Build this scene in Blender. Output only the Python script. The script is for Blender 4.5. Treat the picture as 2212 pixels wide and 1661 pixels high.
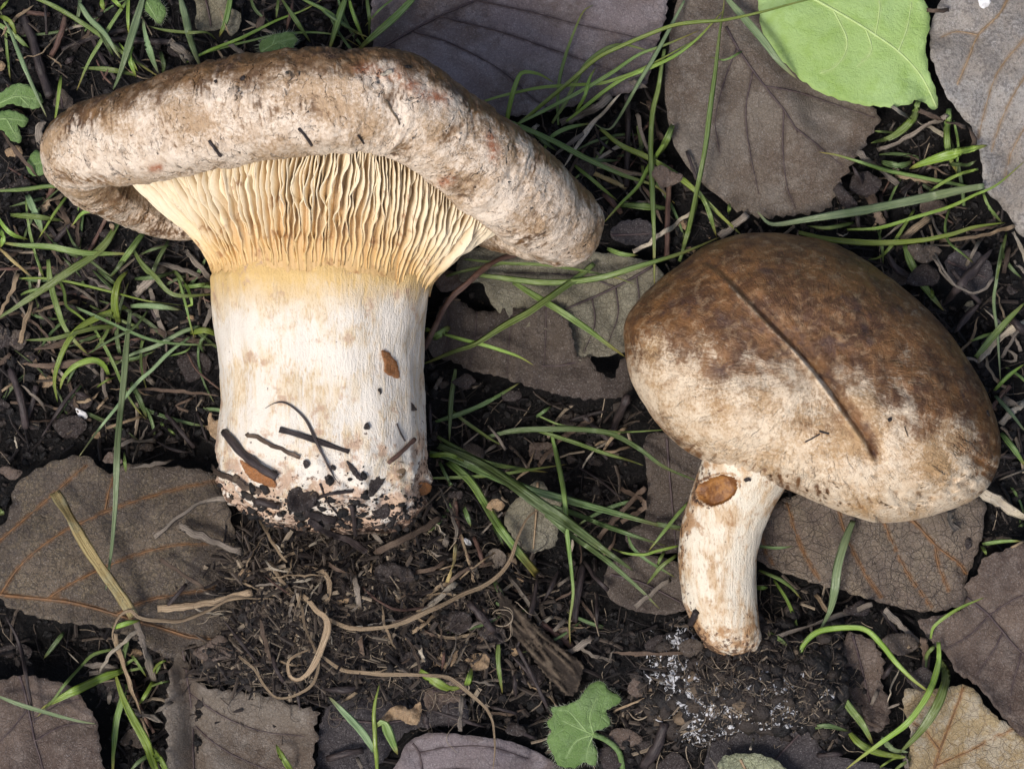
import bpy, math, random
import numpy as np
from mathutils import Vector, geometry
from mathutils.bvhtree import BVHTree

for o in list(bpy.data.objects): bpy.data.objects.remove(o)
SC = bpy.context.scene
COL = SC.collection
R = math.radians

# ------------------------------------------------------------------ camera, light, exposure
CAM_H = 0.60                       # metres above the ground, looking straight down
VIEW_W = 0.2212                    # metres of ground across the frame
cam = bpy.data.cameras.new('camera'); camo = bpy.data.objects.new('camera', cam); COL.objects.link(camo)
camo.location = (0, 0, CAM_H); camo.rotation_euler = (0, 0, 0)
cam.sensor_width = 36; cam.lens = 36 * CAM_H / VIEW_W
cam.clip_start = 0.01; cam.clip_end = 50
SC.camera = camo

SUN_EL, SUN_AZ = 62, -132           # elevation; azimuth clockwise from +Y (top of the frame)
w = bpy.data.worlds.new('World'); SC.world = w; w.use_nodes = True
wn = w.node_tree.nodes; wl = w.node_tree.links
bg = wn['Background']; bg.inputs['Strength'].default_value = 0.085
sky = wn.new('ShaderNodeTexSky'); sky.sky_type = 'NISHITA'; sky.sun_disc = False
sky.sun_elevation = R(SUN_EL); sky.sun_rotation = R(SUN_AZ)
sky.air_density = 1.0; sky.dust_density = 4.0; sky.ozone_density = 0.6
wl.new(sky.outputs['Color'], bg.inputs['Color'])
sl = bpy.data.lights.new('sun', 'SUN'); sl.energy = 1.5; sl.angle = R(15); sl.color = (1.0, 0.955, 0.89)
so = bpy.data.objects.new('sun', sl); COL.objects.link(so)
so.rotation_euler = (R(90 - SUN_EL), 0, R(-SUN_AZ + 180)); so.location = (-.5, -.3, 1)
SC.view_settings.view_transform = 'Standard'; SC.view_settings.look = 'None'
SC.view_settings.exposure = 0.55; SC.view_settings.gamma = 1.0
SC.render.engine = 'CYCLES'
SC.cycles.max_bounces = 6; SC.cycles.diffuse_bounces = 3; SC.cycles.glossy_bounces = 2; SC.cycles.transmission_bounces = 3

# ------------------------------------------------------------------ maths helpers
MM = 0.001
rng = np.random.default_rng(7)
random.seed(7)
UC, VC = 1106.0, 830.5
def at(u, v, z=0.0):
    """point at height z (mm) on the line of sight of a place measured on the photo (0.1 mm steps at ground level)"""
    k = (CAM_H - z * MM) / CAM_H
    return np.array([(u - UC) * 1e-4 * k, (VC - v) * 1e-4 * k, z * MM])
def atA(u, v, z):
    u = np.asarray(u, float); v = np.asarray(v, float); z = np.asarray(z, float) + 0 * u
    k = (CAM_H - z * MM) / CAM_H
    return np.stack([(u - UC) * 1e-4 * k, (VC - v) * 1e-4 * k, z * MM], -1)
def toV(P):
    k = CAM_H / (CAM_H - P[..., 2])
    return P[..., 0] * k * 1e4 + UC, VC - P[..., 1] * k * 1e4

def _h(ix, iy, iz, s):
    h = (ix.astype(np.uint32) * np.uint32(0x8da6b343)) ^ (iy.astype(np.uint32) * np.uint32(0xd8163841)) ^ (iz.astype(np.uint32) * np.uint32(0xcb1ab31f)) ^ np.uint32((s * 2654435761) & 0xffffffff)
    h ^= h >> np.uint32(15); h *= np.uint32(0x2c1b3c6d); h ^= h >> np.uint32(12); h *= np.uint32(0x297a2d39); h ^= h >> np.uint32(15)
    return h
def pn(x, y, z=0.0, s=0):
    """gradient noise about -1..1"""
    x = np.asarray(x, float); y = np.asarray(y, float) + 0 * x; z = np.asarray(z, float) + 0 * x
    xi = np.floor(x).astype(np.int64); yi = np.floor(y).astype(np.int64); zi = np.floor(z).astype(np.int64)
    fx, fy, fz = x - xi, y - yi, z - zi
    f = lambda t: t * t * t * (t * (t * 6 - 15) + 10)
    ux, uy, uz = f(fx), f(fy), f(fz)
    def g(a, b, c):
        h = _h(xi + a, yi + b, zi + c, s)
        gx = (h & np.uint32(1023)) / 511.5 - 1; gy = ((h >> np.uint32(10)) & np.uint32(1023)) / 511.5 - 1; gz = ((h >> np.uint32(20)) & np.uint32(1023)) / 511.5 - 1
        return gx * (fx - a) + gy * (fy - b) + gz * (fz - c)
    L = lambda a, b, t: a + (b - a) * t
    return 1.5 * L(L(L(g(0,0,0), g(1,0,0), ux), L(g(0,1,0), g(1,1,0), ux), uy), L(L(g(0,0,1), g(1,0,1), ux), L(g(0,1,1), g(1,1,1), ux), uy), uz)
def fbm(x, y, z=0.0, s=0, o=4, gain=.5):
    a, t, k = 1.0, 0, 1.0
    for i in range(o):
        t = t + a * pn(np.asarray(x) * k, np.asarray(y) * k, np.asarray(z) * k, s + i * 17); a *= gain; k *= 2.03
    return t
def sst(a, b, x):
    t = np.clip((x - a) / (b - a), 0, 1); return t * t * (3 - 2 * t)
def cr(pts, n, closed=False):
    """Catmull-Rom through pts, n samples by chord length"""
    P = np.asarray(pts, float)
    if len(P) == 2 and not closed:
        t = np.linspace(0, 1, n)[:, None]; return P[0] * (1 - t) + P[1] * t
    if closed: Q = np.vstack([P[-1], P, P[0], P[1]])
    else: Q = np.vstack([2 * P[0] - P[1], P, 2 * P[-1] - P[-2]])
    m = len(Q) - 3; out = []; sub = 16
    for i in range(m):
        a, b, c, d = Q[i:i + 4]; t = np.linspace(0, 1, sub, endpoint=False)[:, None]
        out.append(.5 * (2 * b + (c - a) * t + (2 * a - 5 * b + 4 * c - d) * t * t + (3 * b - a - 3 * c + d) * t ** 3))
    out = np.vstack(out + [Q[-2][None]])
    s = np.r_[0, np.cumsum(np.linalg.norm(np.diff(out, axis=0), axis=1))]
    q = np.linspace(0, s[-1], n, endpoint=not closed)
    return np.stack([np.interp(q, s, out[:, k]) for k in range(P.shape[1])], -1)
def dseg(x, y, poly):
    """distance to a polyline, and fraction along it"""
    d = np.full(np.shape(x), 1e9); fr = np.zeros(np.shape(x)); poly = np.asarray(poly, float)
    n = len(poly) - 1
    for i in range(n):
        a, b = poly[i], poly[i + 1]; e = b - a; L = (e @ e) + 1e-12
        t = np.clip(((x - a[0]) * e[0] + (y - a[1]) * e[1]) / L, 0, 1)
        q = np.hypot(x - a[0] - t * e[0], y - a[1] - t * e[1])
        m = q < d; d = np.where(m, q, d); fr = np.where(m, (i + t) / n, fr)
    return d, fr
def inpoly(x, y, poly):
    poly = np.asarray(poly); ins = np.zeros(np.shape(x), bool); j = len(poly) - 1
    for i in range(len(poly)):
        xi, yi = poly[i]; xj, yj = poly[j]
        c = ((yi > y) != (yj > y)) & (x < (xj - xi) * (y - yi) / (yj - yi + 1e-30) + xi)
        ins ^= c; j = i
    return ins
def unit(a): return a / (np.linalg.norm(a, axis=-1, keepdims=True) + 1e-12)

# ------------------------------------------------------------------ object helpers
def _tag(o, label=None, cat=None, group=None, kind=None):
    if label: o['label'] = label
    if cat: o['category'] = cat
    if group: o['group'] = group
    if kind: o['kind'] = kind
def thing(name, label, cat, loc, group=None):
    o = bpy.data.objects.new(name, None); COL.objects.link(o); o.location = Vector(loc); o.empty_display_size = .005
    _tag(o, label, cat, group); return o
def mk(name, V, F, mat, parent=None, origin=None, attrs=None, uv=None, smooth=True, label=None, cat=None, group=None, kind=None):
    V = np.asarray(V, float)
    if parent is not None:
        p = parent; org = np.array([0., 0, 0])
        while p is not None: org = org + np.array(p.location); p = p.parent
    else:
        org = np.asarray(origin, float) if origin is not None else np.array([V[:, 0].mean(), V[:, 1].mean(), V[:, 2].min()])
    me = bpy.data.meshes.new(name)
    F = F.tolist() if isinstance(F, np.ndarray) else F
    me.from_pydata((V - org).tolist(), [], F)
    if smooth: me.polygons.foreach_set('use_smooth', np.ones(len(me.polygons), bool))
    for k, a in (attrs or {}).items():
        A = me.attributes.new(k, 'FLOAT', 'POINT'); A.data.foreach_set('value', np.asarray(a, np.float32))
    if uv is not None:
        L = me.uv_layers.new(name='UVMap'); vi = np.empty(len(me.loops), np.int32); me.loops.foreach_get('vertex_index', vi)
        L.data.foreach_set('uv', np.asarray(uv, np.float32)[vi].ravel())
    me.materials.append(mat); me.update()
    o = bpy.data.objects.new(name, me); COL.objects.link(o)
    if parent is not None: o.parent = parent
    else: o.location = Vector(org)
    _tag(o, label, cat, group, kind)
    return o
def gridF(n, m, cu=False, cv=False):
    """faces of an n x m vertex grid (rows n, columns m)"""
    i = np.arange(n if cu else n - 1); j = np.arange(m if cv else m - 1)
    I, J = np.meshgrid(i, j, indexing='ij'); I2 = (I + 1) % n; J2 = (J + 1) % m
    return np.stack([I * m + J, I * m + J2, I2 * m + J2, I2 * m + J], -1).reshape(-1, 4)

# ------------------------------------------------------------------ material helpers
class N:
    def __init__(s, name):
        s.m = bpy.data.materials.new(name); s.m.use_nodes = True; s.t = s.m.node_tree; s.t.nodes.clear()
        s.out = s.t.nodes.new('ShaderNodeOutputMaterial')
        s.p = s.t.nodes.new('ShaderNodeBsdfPrincipled'); s.t.links.new(s.p.outputs[0], s.out.inputs[0])
        c = s.t.nodes.new('ShaderNodeTexCoord'); s.uvo = c.outputs['UV']
        q = s.t.nodes.new('ShaderNodeVectorMath'); q.operation = 'SCALE'; q.inputs['Scale'].default_value = 1000
        s.t.links.new(c.outputs['Object'], q.inputs[0]); s.co = q.outputs[0]
        oi = s.t.nodes.new('ShaderNodeObjectInfo'); s.rnd = oi.outputs['Random']
    def put(s, sock, v):
        if v is None: return
        if hasattr(v, 'links') or isinstance(v, bpy.types.NodeSocket): s.t.links.new(v, sock)
        elif isinstance(v, (tuple, list)) and sock.type == 'RGBA': sock.default_value = (*v[:3], 1)
        else: sock.default_value = v
    def vs(s, vec, sc):
        q = s.t.nodes.new('ShaderNodeVectorMath'); q.operation = 'MULTIPLY'; s.put(q.inputs[0], vec); q.inputs[1].default_value = sc; return q.outputs[0]
    def va(s, a, b):
        q = s.t.nodes.new('ShaderNodeVectorMath'); q.operation = 'ADD'; s.put(q.inputs[0], a); s.put(q.inputs[1], b); return q.outputs[0]
    def noise(s, scale, detail=4, vec=None, rough=.55, dist=0, col=False, signed=False):
        n = s.t.nodes.new('ShaderNodeTexNoise'); n.inputs['Scale'].default_value = scale; n.inputs['Detail'].default_value = detail
        n.inputs['Roughness'].default_value = rough; n.inputs['Distortion'].default_value = dist; n.normalize = not signed
        s.put(n.inputs['Vector'], vec if vec is not None else s.co); return n.outputs['Color' if col else 'Fac']
    def voro(s, scale, vec=None, feature='DISTANCE_TO_EDGE', rnd=1):
        n = s.t.nodes.new('ShaderNodeTexVoronoi'); n.feature = feature; n.inputs['Scale'].default_value = scale; n.inputs['Randomness'].default_value = rnd
        s.put(n.inputs['Vector'], vec if vec is not None else s.co); return n.outputs['Distance']
    def f(s, op, a, b=None, c=None, clamp=False):
        n = s.t.nodes.new('ShaderNodeMath'); n.operation = op; n.use_clamp = clamp
        for i, v in enumerate((a, b, c)): s.put(n.inputs[i], v)
        return n.outputs[0]
    def step(s, x, a, b, lo=0., hi=1.):
        n = s.t.nodes.new('ShaderNodeMapRange'); n.interpolation_type = 'SMOOTHSTEP'
        for k, v in (('Value', x), ('From Min', a), ('From Max', b), ('To Min', lo), ('To Max', hi)): s.put(n.inputs[k], v)
        return n.outputs['Result']
    def mix(s, fac, a, b, mode='MIX'):
        n = s.t.nodes.new('ShaderNodeMix'); n.data_type = 'RGBA'; n.blend_type = mode
        s.put(n.inputs[0], fac); s.put(n.inputs[6], a); s.put(n.inputs[7], b); return n.outputs[2]
    def attr(s, name):
        n = s.t.nodes.new('ShaderNodeAttribute'); n.attribute_name = name; return n.outputs['Fac']
    def hsv(s, col, h=None, sat=None, val=None):
        n = s.t.nodes.new('ShaderNodeHueSaturation'); s.put(n.inputs['Color'], col); s.put(n.inputs['Hue'], h); s.put(n.inputs['Saturation'], sat); s.put(n.inputs['Value'], val); return n.outputs[0]
    def sep(s, v):
        n = s.t.nodes.new('ShaderNodeSeparateXYZ'); s.put(n.inputs[0], v); return n.outputs
    def bump(s, h, dist, strength=1.0, prev=None):
        n = s.t.nodes.new('ShaderNodeBump'); n.inputs['Distance'].default_value = dist * MM; n.inputs['Strength'].default_value = strength
        s.put(n.inputs['Height'], h)
        if prev is not None: s.put(n.inputs['Normal'], prev)
        return n.outputs[0]
    def done(s, col, rough=.6, normal=None, spec=.4, sss=0, sssr=(1, .6, .4), scale=.0015, trans=0, tcol=None, coat=0):
        s.put(s.p.inputs['Base Color'], col); s.put(s.p.inputs['Roughness'], rough); s.put(s.p.inputs['Specular IOR Level'], spec)
        if normal is not None: s.put(s.p.inputs['Normal'], normal)
        if sss: s.p.inputs['Subsurface Weight'].default_value = sss; s.p.inputs['Subsurface Radius'].default_value = sssr; s.p.inputs['Subsurface Scale'].default_value = scale
        if coat: s.p.inputs['Coat Weight'].default_value = coat; s.p.inputs['Coat Roughness'].default_value = .3
        if trans:
            tr = s.t.nodes.new('ShaderNodeBsdfTranslucent'); s.put(tr.inputs[0], tcol if tcol is not None else col)
            mx = s.t.nodes.new('ShaderNodeMixShader'); mx.inputs[0].default_value = trans
            s.t.links.new(s.p.outputs[0], mx.inputs[1]); s.t.links.new(tr.outputs[0], mx.inputs[2]); s.t.links.new(mx.outputs[0], s.out.inputs[0])
        return s.m
# ------------------------------------------------------------------ materials
def mat_cap(name, pale, pale2, tan, br1, br2, dark, creaseamt):
    n = N(name)
    warp = n.va(n.co, n.vs(n.noise(.25, 3, col=True), (3, 3, 3)))
    big = n.noise(.09, 5, warp); med = n.noise(.33, 6, warp, .62); fine = n.noise(1.6, 5, rough=.65); grit = n.noise(5.0, 3)
    fib = n.noise(1.0, 5, n.vs(n.uvo, (140, 26, 1)), .65)           # fibres that run across the rim
    c = n.mix(n.step(med, .42, .70), pale, pale2)
    c = n.mix(n.step(n.f('ADD', n.f('MULTIPLY', big, .7), n.f('MULTIPLY', fine, .4)), .50, .67), c, tan)
    b = n.attr('brown')
    fb = n.f('ADD', b, n.f('ADD', n.f('MULTIPLY', n.f('SUBTRACT', med, .5), 1.1), n.f('ADD', n.f('MULTIPLY', n.f('SUBTRACT', fine, .5), .55), n.f('MULTIPLY', n.f('SUBTRACT', fib, .5), .65))))
    brown = n.mix(n.step(n.noise(.19, 5, warp, .6), .38, .62), br1, br2)
    marb = n.noise(.42, 6, n.va(warp, (19, 63, 8)), .7); brown = n.mix(n.step(marb, .50, .66, 0, .42), brown, n.mix(.5, tan, pale2))
    c = n.mix(n.step(fb, .30, .86), c, brown)
    net = n.f('MULTIPLY', n.step(n.f('ABSOLUTE', n.noise(.38, 4, n.va(warp, (7, 2, 55)), .62, signed=True)), .07, .0), n.step(n.noise(.1, 3, n.va(n.co, (0, 60, 30))), .40, .58)); c = n.mix(n.f('MULTIPLY', net, .68), c, n.mix(.5, br1, br2))
    mot = n.noise(.75, 5, n.va(warp, (2, 88, 4)), .68); c = n.mix(n.step(mot, .53, .66, 0, .5), c, n.mix(.5, tan, br1))
    blot = n.f('MULTIPLY', n.step(n.noise(.14, 5, n.va(warp, (31, 5, 9)), .62), .53, .70), n.step(b, .35, .8))
    c = n.mix(n.f('MULTIPLY', blot, .75), c, dark)
    # wrinkles: thin winding dark creases, broken up
    wuv = n.va(n.vs(n.uvo, (100, 100, 1)), n.vs(n.noise(.4, 2, col=True), (2.5, 2.5, 0)))
    z1 = n.f('ABSOLUTE', n.noise(1, 2, n.vs(wuv, (.30, .13, 1)), .5, signed=True))
    z2 = n.f('ABSOLUTE', n.noise(1, 2, n.vs(n.va(wuv, (50, 20, 0)), (.42, .30, 1)), .5, signed=True))
    k1 = n.f('MULTIPLY', n.step(z1, .05, .0), n.step(n.noise(.16, 2), .46, .60))
    k2 = n.f('MULTIPLY', n.step(z2, .045, .0), n.step(n.noise(.2, 2, n.va(n.co, (70, 0, 0))), .48, .62))
    kk = n.f('MULTIPLY', n.f('MAXIMUM', k1, k2), n.attr('crease'))
    kk = n.f('MULTIPLY', kk, creaseamt)
    stv = n.va(n.vs(n.uvo, (100, 100, 1)), n.vs(n.noise(.35, 3, col=True), (3, 3, 0)))
    sk = n.noise(1, 4, n.vs(stv, (.85, .20, 1)), .6); sk2 = n.noise(1, 3, n.vs(n.va(stv, (17, 90, 0)), (.34, .11, 1)), .6)
    ss = n.f('MULTIPLY', n.f('MAXIMUM', n.f('MULTIPLY', n.step(sk, .60, .74), n.step(n.noise(.12, 3), .42, .6)), n.f('MULTIPLY', n.step(sk2, .63, .72), .8)), n.attr('crease'))
    c = n.mix(n.f('MULTIPLY', ss, .62), c, n.mix(.45, br2, dark))
    c = n.mix(n.f('MULTIPLY', kk, n.step(fine, .3, .65, .0, .22)), c, n.mix(.35, dark, br2))
    c = n.mix(n.f('MULTIPLY', n.step(fine, .62, .74), .5), c, n.mix(.5, br2, dark))
    c = n.mix(n.f('MULTIPLY', n.step(n.noise(.5, 3, n.va(n.co, (11, 3, 40)), .6), .74, .78), .8), c, (.02, .014, .014))
    red = n.attr('scar'); c = n.mix(n.f('MULTIPLY', red, n.step(n.f('ADD', med, n.f('MULTIPLY', fine, .5)), .55, .9)), c, (.36, .13, .06))
    bm = n.bump(n.f('SUBTRACT', n.f('ADD', n.f('MULTIPLY', fine, .22), n.f('ADD', n.f('MULTIPLY', grit, .05), n.f('ADD', n.f('MULTIPLY', med, .55), n.f('MULTIPLY', fib, .22)))), n.f('ADD', n.f('MULTIPLY', kk, .25), n.f('MULTIPLY', ss, .8))), 1.0, .9)
    return n.done(c, n.step(med, .35, .65, .30, .55), bm, .5)

M = {}
M['cap_large'] = mat_cap('cap_skin_pale', (.83, .70, .565), (.64, .50, .37), (.47, .32, .19), (.22, .12, .05), (.13, .07, .034), (.085, .05, .043), 1.0)
M['cap_small'] = mat_cap('cap_skin_brown', (.80, .66, .49), (.64, .475, .31), (.47, .30, .15), (.235, .112, .042), (.11, .052, .025), (.068, .038, .036), .9)

def mat_stem(name, white, cream, ochre, t_och, stain):
    n = N(name); t = n.attr('along'); x = n.attr('stain')
    st = n.noise(.55, 5, n.vs(n.co, (1, .22, 1)), .6); fi = n.noise(2.2, 4, n.vs(n.co, (1, .3, 1)), .6); bl = n.noise(.11, 4); gr = n.noise(3.2, 4)
    c = n.mix(n.step(n.f('ADD', n.f('MULTIPLY', st, .6), n.f('MULTIPLY', bl, .5)), .50, .66), white, cream)
    c = n.mix(n.f('MULTIPLY', n.step(n.f('ADD', n.f('MULTIPLY', fi, .65), n.f('MULTIPLY', bl, .45)), .55, .71), .66), c, ochre)
    top = n.step(n.f('ADD', t, n.f('ADD', n.f('MULTIPLY', n.f('SUBTRACT', st, .5), .20), n.f('MULTIPLY', n.f('SUBTRACT', fi, .5), .12))), t_och + .05, t_och - .10)
    c = n.mix(n.f('MULTIPLY', top, .95), c, (.72, .49, .19))
    s1 = n.f('MULTIPLY', n.step(n.f('ADD', n.noise(.22, 6, rough=.68), n.f('MULTIPLY', x, .24)), .60, .72), .85)
    c = n.mix(s1, c, stain)
    s2 = n.step(n.f('ADD', n.noise(.8, 5, n.va(n.co, (9, 40, 2)), .68), n.f('MULTIPLY', x, .20)), .68, .76)
    c = n.mix(n.f('MULTIPLY', s2, .9), c, (.10, .05, .03))
    s3 = n.step(n.f('ADD', n.noise(.45, 6, n.va(n.co, (3, 4, 77)), .7), n.f('MULTIPLY', n.step(x, .6, 1.4), .22)), .70, .80)
    c = n.mix(n.f('MULTIPLY', s3, .95), c, (.03, .021, .017))
    bm = n.bump(n.f('ADD', n.f('MULTIPLY', st, .6), n.f('ADD', n.f('MULTIPLY', fi, .5), n.f('MULTIPLY', gr, .3))), .7, .75)
    return n.done(c, .62, bm, .3)
M['stem_large'] = mat_stem('stem_flesh_white', (.84, .775, .68), (.78, .66, .49), (.60, .41, .20), .185, (.55, .37, .26))
M['stem_small'] = mat_stem('stem_flesh_cream', (.82, .74, .60), (.66, .50, .33), (.42, .25, .12), -.5, (.40, .22, .10))

def mat_gill():
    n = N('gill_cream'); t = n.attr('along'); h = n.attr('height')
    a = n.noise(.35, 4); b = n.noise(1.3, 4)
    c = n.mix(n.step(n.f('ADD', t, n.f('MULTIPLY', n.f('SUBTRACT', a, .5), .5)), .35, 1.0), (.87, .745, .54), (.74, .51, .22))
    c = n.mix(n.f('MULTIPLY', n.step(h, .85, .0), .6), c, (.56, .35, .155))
    c = n.mix(n.f('MULTIPLY', n.step(n.f('ADD', n.noise(.22, 5, n.va(n.co, (4, 44, 0)), .65), n.f('MULTIPLY', t, .10)), .62, .74), .8), c, (.34, .155, .06))
    return n.done(c, .5, n.bump(b, .25, .6), .35)
M['gill'] = mat_gill()

def mat_leaf(name, c1, c2, c3, vein, net=.8, netcol=None, spots=0.0, spotcol=(.03, .025, .025), pale=None, palefac=0, rough=.62, trans=0, netamt=.5, grain=1.0, gain=1.3):
    n = N(name); c1, c2, c3 = [tuple(min(.8, x * gain) for x in q) for q in (c1, c2, c3)]
    big = n.noise(.045, 5, rough=.6); med = n.noise(.22, 6, rough=.65); fine = n.noise(1.4, 5, rough=.65); gr = n.noise(5, 3, rough=.7)
    c = n.mix(n.step(big, .36, .64), c1, c2)
    c = n.mix(n.f('MULTIPLY', n.step(med, .45, .68), .7), c, c3)
    wv = n.va(n.co, n.vs(n.noise(.8, 2, col=True), (.9, .9, 0)))
    v1 = n.voro(net, n.vs(wv, (1, 1, .02))); v2 = n.voro(net * .36, n.vs(wv, (1, 1, .02)))
    v3 = n.voro(net * 2.3, n.vs(wv, (1, 1, .02)))
    web = n.f('MAXIMUM', n.f('MAXIMUM', n.f('MULTIPLY', n.step(v1, .05, .0), n.step(med, .35, .6, .4, 1.0)), n.step(v2, .028, .0)), n.f('MULTIPLY', n.step(v3, .06, .0), .35))
    c = n.mix(n.f('MULTIPLY', web, netamt), c, netcol or vein)
    if pale is not None: c = n.mix(n.f('MULTIPLY', n.step(n.f('ADD', med, n.f('MULTIPLY', fine, .5)), .72, .88), palefac), c, pale)
    st = n.noise(.05, 6, n.va(n.co, (13, 7, 0)), .62, .6); c = n.mix(n.step(st, .535, .56, 0, .42 * min(1, grain + .1)), c, n.mix(.5, c2, n.mix(.5, c2, (.02, .015, .012))))
    st2 = n.noise(.11, 5, n.va(n.co, (51, 77, 0)), .65); c = n.mix(n.step(st2, .56, .70, 0, .45), c, c3)
    g2 = n.noise(2.3, 4, rough=.75); c = n.mix(n.step(g2, .36, .66, .0, .40 * grain), c, n.mix(.62, c, (.0, .0, .0)))
    c = n.mix(n.f('MULTIPLY', n.step(gr, .42, .66), .34 * grain), c, n.mix(.5, c, (.0, .0, .0)))
    c = n.mix(n.f('MULTIPLY', n.step(n.noise(3.4, 2, n.va(n.co, (5, 9, 0))), .56, .72), .42 * grain), c, n.mix(.5, c, (.62, .60, .60)))
    if spots: c = n.mix(n.f('MULTIPLY', n.step(n.f('ADD', n.f('MULTIPLY', fine, .75), n.f('MULTIPLY', med, .35)), .535, .63), spots), c, spotcol)
    vd = n.attr('veind'); c = n.mix(n.step(vd, .5, .12, 0, .62), c, vein)
    bm = n.bump(n.f('SUBTRACT', n.f('ADD', n.f('ADD', n.f('MULTIPLY', fine, .9), n.f('MULTIPLY', med, .9)), n.f('MULTIPLY', gr, .35)), n.f('MULTIPLY', web, min(.45, netamt * 1.1))), .45, .8)
    return n.done(c, rough, bm, .4, trans=trans)
M['leaf_purple'] = mat_leaf('leaf_purple_grey', (.19, .158, .166), (.125, .093, .083), (.25, .22, .228), (.06, .042, .048), 1.1, netamt=.22, rough=.36)
M['leaf_grey'] = mat_leaf('leaf_grey_brown', (.165, .138, .11), (.11, .08, .058), (.22, .19, .16), (.06, .042, .034), 1.2, netamt=.24, rough=.36)
M['leaf_green'] = mat_leaf('leaf_fresh_green', (.36, .52, .165), (.40, .57, .215), (.30, .46, .10), (.47, .60, .24), .35, netcol=(.40, .57, .24), rough=.34, trans=.15, netamt=.05, grain=.12, gain=1.12)
M['leaf_pale'] = mat_leaf('leaf_pale_speckled', (.42, .395, .365), (.32, .28, .24), (.48, .46, .44), (.27, .19, .12), 1.2, netamt=.12, spots=.55, spotcol=(.10, .085, .08), gain=1.1)
M['leaf_olive'] = mat_leaf('leaf_olive_grey', (.205, .185, .128), (.155, .138, .10), (.25, .235, .175), (.06, .052, .042), .95, netamt=.35)
M['leaf_ribbed'] = mat_leaf('leaf_dark_ribbed', (.085, .065, .05), (.058, .043, .036), (.115, .092, .075), (.05, .037, .03), 1.2, netamt=.25, rough=.40)
M['leaf_brown'] = mat_leaf('leaf_brown_orange_veins', (.135, .104, .074), (.085, .066, .052), (.19, .15, .10), (.17, .078, .026), 1.0, netcol=(.05, .038, .028), netamt=.45, spots=.65, spotcol=(.04, .034, .034), pale=(.23, .175, .105), palefac=.5)
M['leaf_rust'] = mat_leaf('leaf_reticulate_brown', (.165, .13, .10), (.13, .098, .078), (.205, .165, .118), (.22, .10, .03), .75, netcol=(.055, .04, .033), netamt=.85)
M['leaf_mauve'] = mat_leaf('leaf_mauve_brown', (.135, .098, .076), (.082, .056, .044), (.19, .15, .125), (.06, .042, .04), 1.1, netamt=.28, rough=.36)
M['leaf_yellow'] = mat_leaf('leaf_yellow_tan', (.37, .285, .155), (.31, .225, .115), (.45, .37, .24), (.28, .135, .045), .55, netcol=(.17, .11, .06), netamt=.65, pale=(.5, .45, .36), palefac=.5, gain=1.1)
M['leaf_dark'] = mat_leaf('leaf_blackened', (.05, .042, .046), (.035, .03, .032), (.07, .06, .062), (.028, .022, .022), 1.1, netamt=.3, rough=.45)
M['leaf_pgreen'] = mat_leaf('leaf_pale_green_grey', (.30, .32, .20), (.24, .26, .16), (.37, .39, .27), (.2, .2, .12), 1.0, netamt=.4, spots=.6, spotcol=(.12, .12, .07))
M['herb'] = mat_leaf('herb_leaf_green', (.17, .285, .085), (.13, .23, .06), (.24, .36, .15), (.27, .38, .17), .6, netamt=.3, rough=.5, trans=.15, grain=.5, gain=1.1)
M['flake_red'] = mat_leaf('flake_red_brown', (.34, .145, .05), (.26, .10, .035), (.40, .19, .08), (.15, .06, .02), 1.2, netamt=.2, rough=.45)
M['flake_tan'] = mat_leaf('flake_tan', (.36, .25, .15), (.28, .18, .10), (.43, .33, .22), (.16, .09, .05), 1.2, netamt=.25)
M['flake_dark'] = mat_leaf('flake_dark', (.04, .03, .027), (.028, .02, .02), (.06, .045, .042), (.02, .015, .012), 1.4, netamt=.25, rough=.45)

def mat_vein(name, c1, c2):
    n = N(name); a = n.noise(.9, 4)
    return n.done(n.mix(n.step(a, .4, .62), c1, c2), .55, n.bump(a, .2, .6))
M['vein_orange'] = mat_vein('vein_orange', (.20, .10, .04), (.13, .072, .036))
M['vein_purple'] = mat_vein('vein_dark', (.055, .038, .042), (.085, .06, .058))
M['vein_tan'] = mat_vein('vein_tan', (.33, .24, .15), (.25, .165, .09))
M['vein_green'] = mat_vein('vein_green', (.50, .63, .28), (.44, .58, .22))

def mat_grass(name, c1, c2, tip, rough=.30, trans=.18, varh=.03):
    n = N(name); s = n.sep(n.uvo)
    lines = n.noise(1, 2, n.vs(n.uvo, (7, .15, 1))); bl = n.noise(.12, 4); fi = n.noise(1.5, 4)
    c = n.mix(n.step(bl, .35, .65), c1, c2)
    c = n.mix(n.f('MULTIPLY', n.step(lines, .42, .6), .5), c, n.mix(.55, c, (.46, .58, .34)))
    c = n.mix(n.f('MULTIPLY', n.step(n.f('ABSOLUTE', n.f('SUBTRACT', s[0], .5)), .10, .0), .35), c, n.mix(.6, c, (.42, .55, .22)))
    c = n.hsv(c, n.f('ADD', .5 - varh / 2, n.f('MULTIPLY', n.rnd, varh)), None, n.step(n.rnd, 0, 1, .72, 1.18))
    c = n.mix(n.f('MULTIPLY', n.attr('tip'), n.step(n.f('ADD', bl, n.f('MULTIPLY', n.rnd, .5)), .55, .85)), c, tip)
    c = n.mix(n.f('MULTIPLY', n.step(fi, .66, .74), .5), c, (.22, .17, .07))
    return n.done(c, rough, n.bump(n.f('ADD', lines, n.f('MULTIPLY', fi, .4)), .3, .7), .45, trans=trans)
M['g'] = mat_grass('grass_green', (.145, .225, .040), (.205, .285, .070), (.30, .25, .07))
M['y'] = mat_grass('grass_yellow_green', (.215, .335, .032), (.28, .385, .06), (.36, .36, .09))
M['k'] = mat_grass('grass_deep_green', (.080, .135, .036), (.115, .175, .058), (.16, .15, .05))
M['b'] = mat_grass('grass_blue_green', (.20, .29, .135), (.265, .355, .19), (.34, .34, .17))
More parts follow.
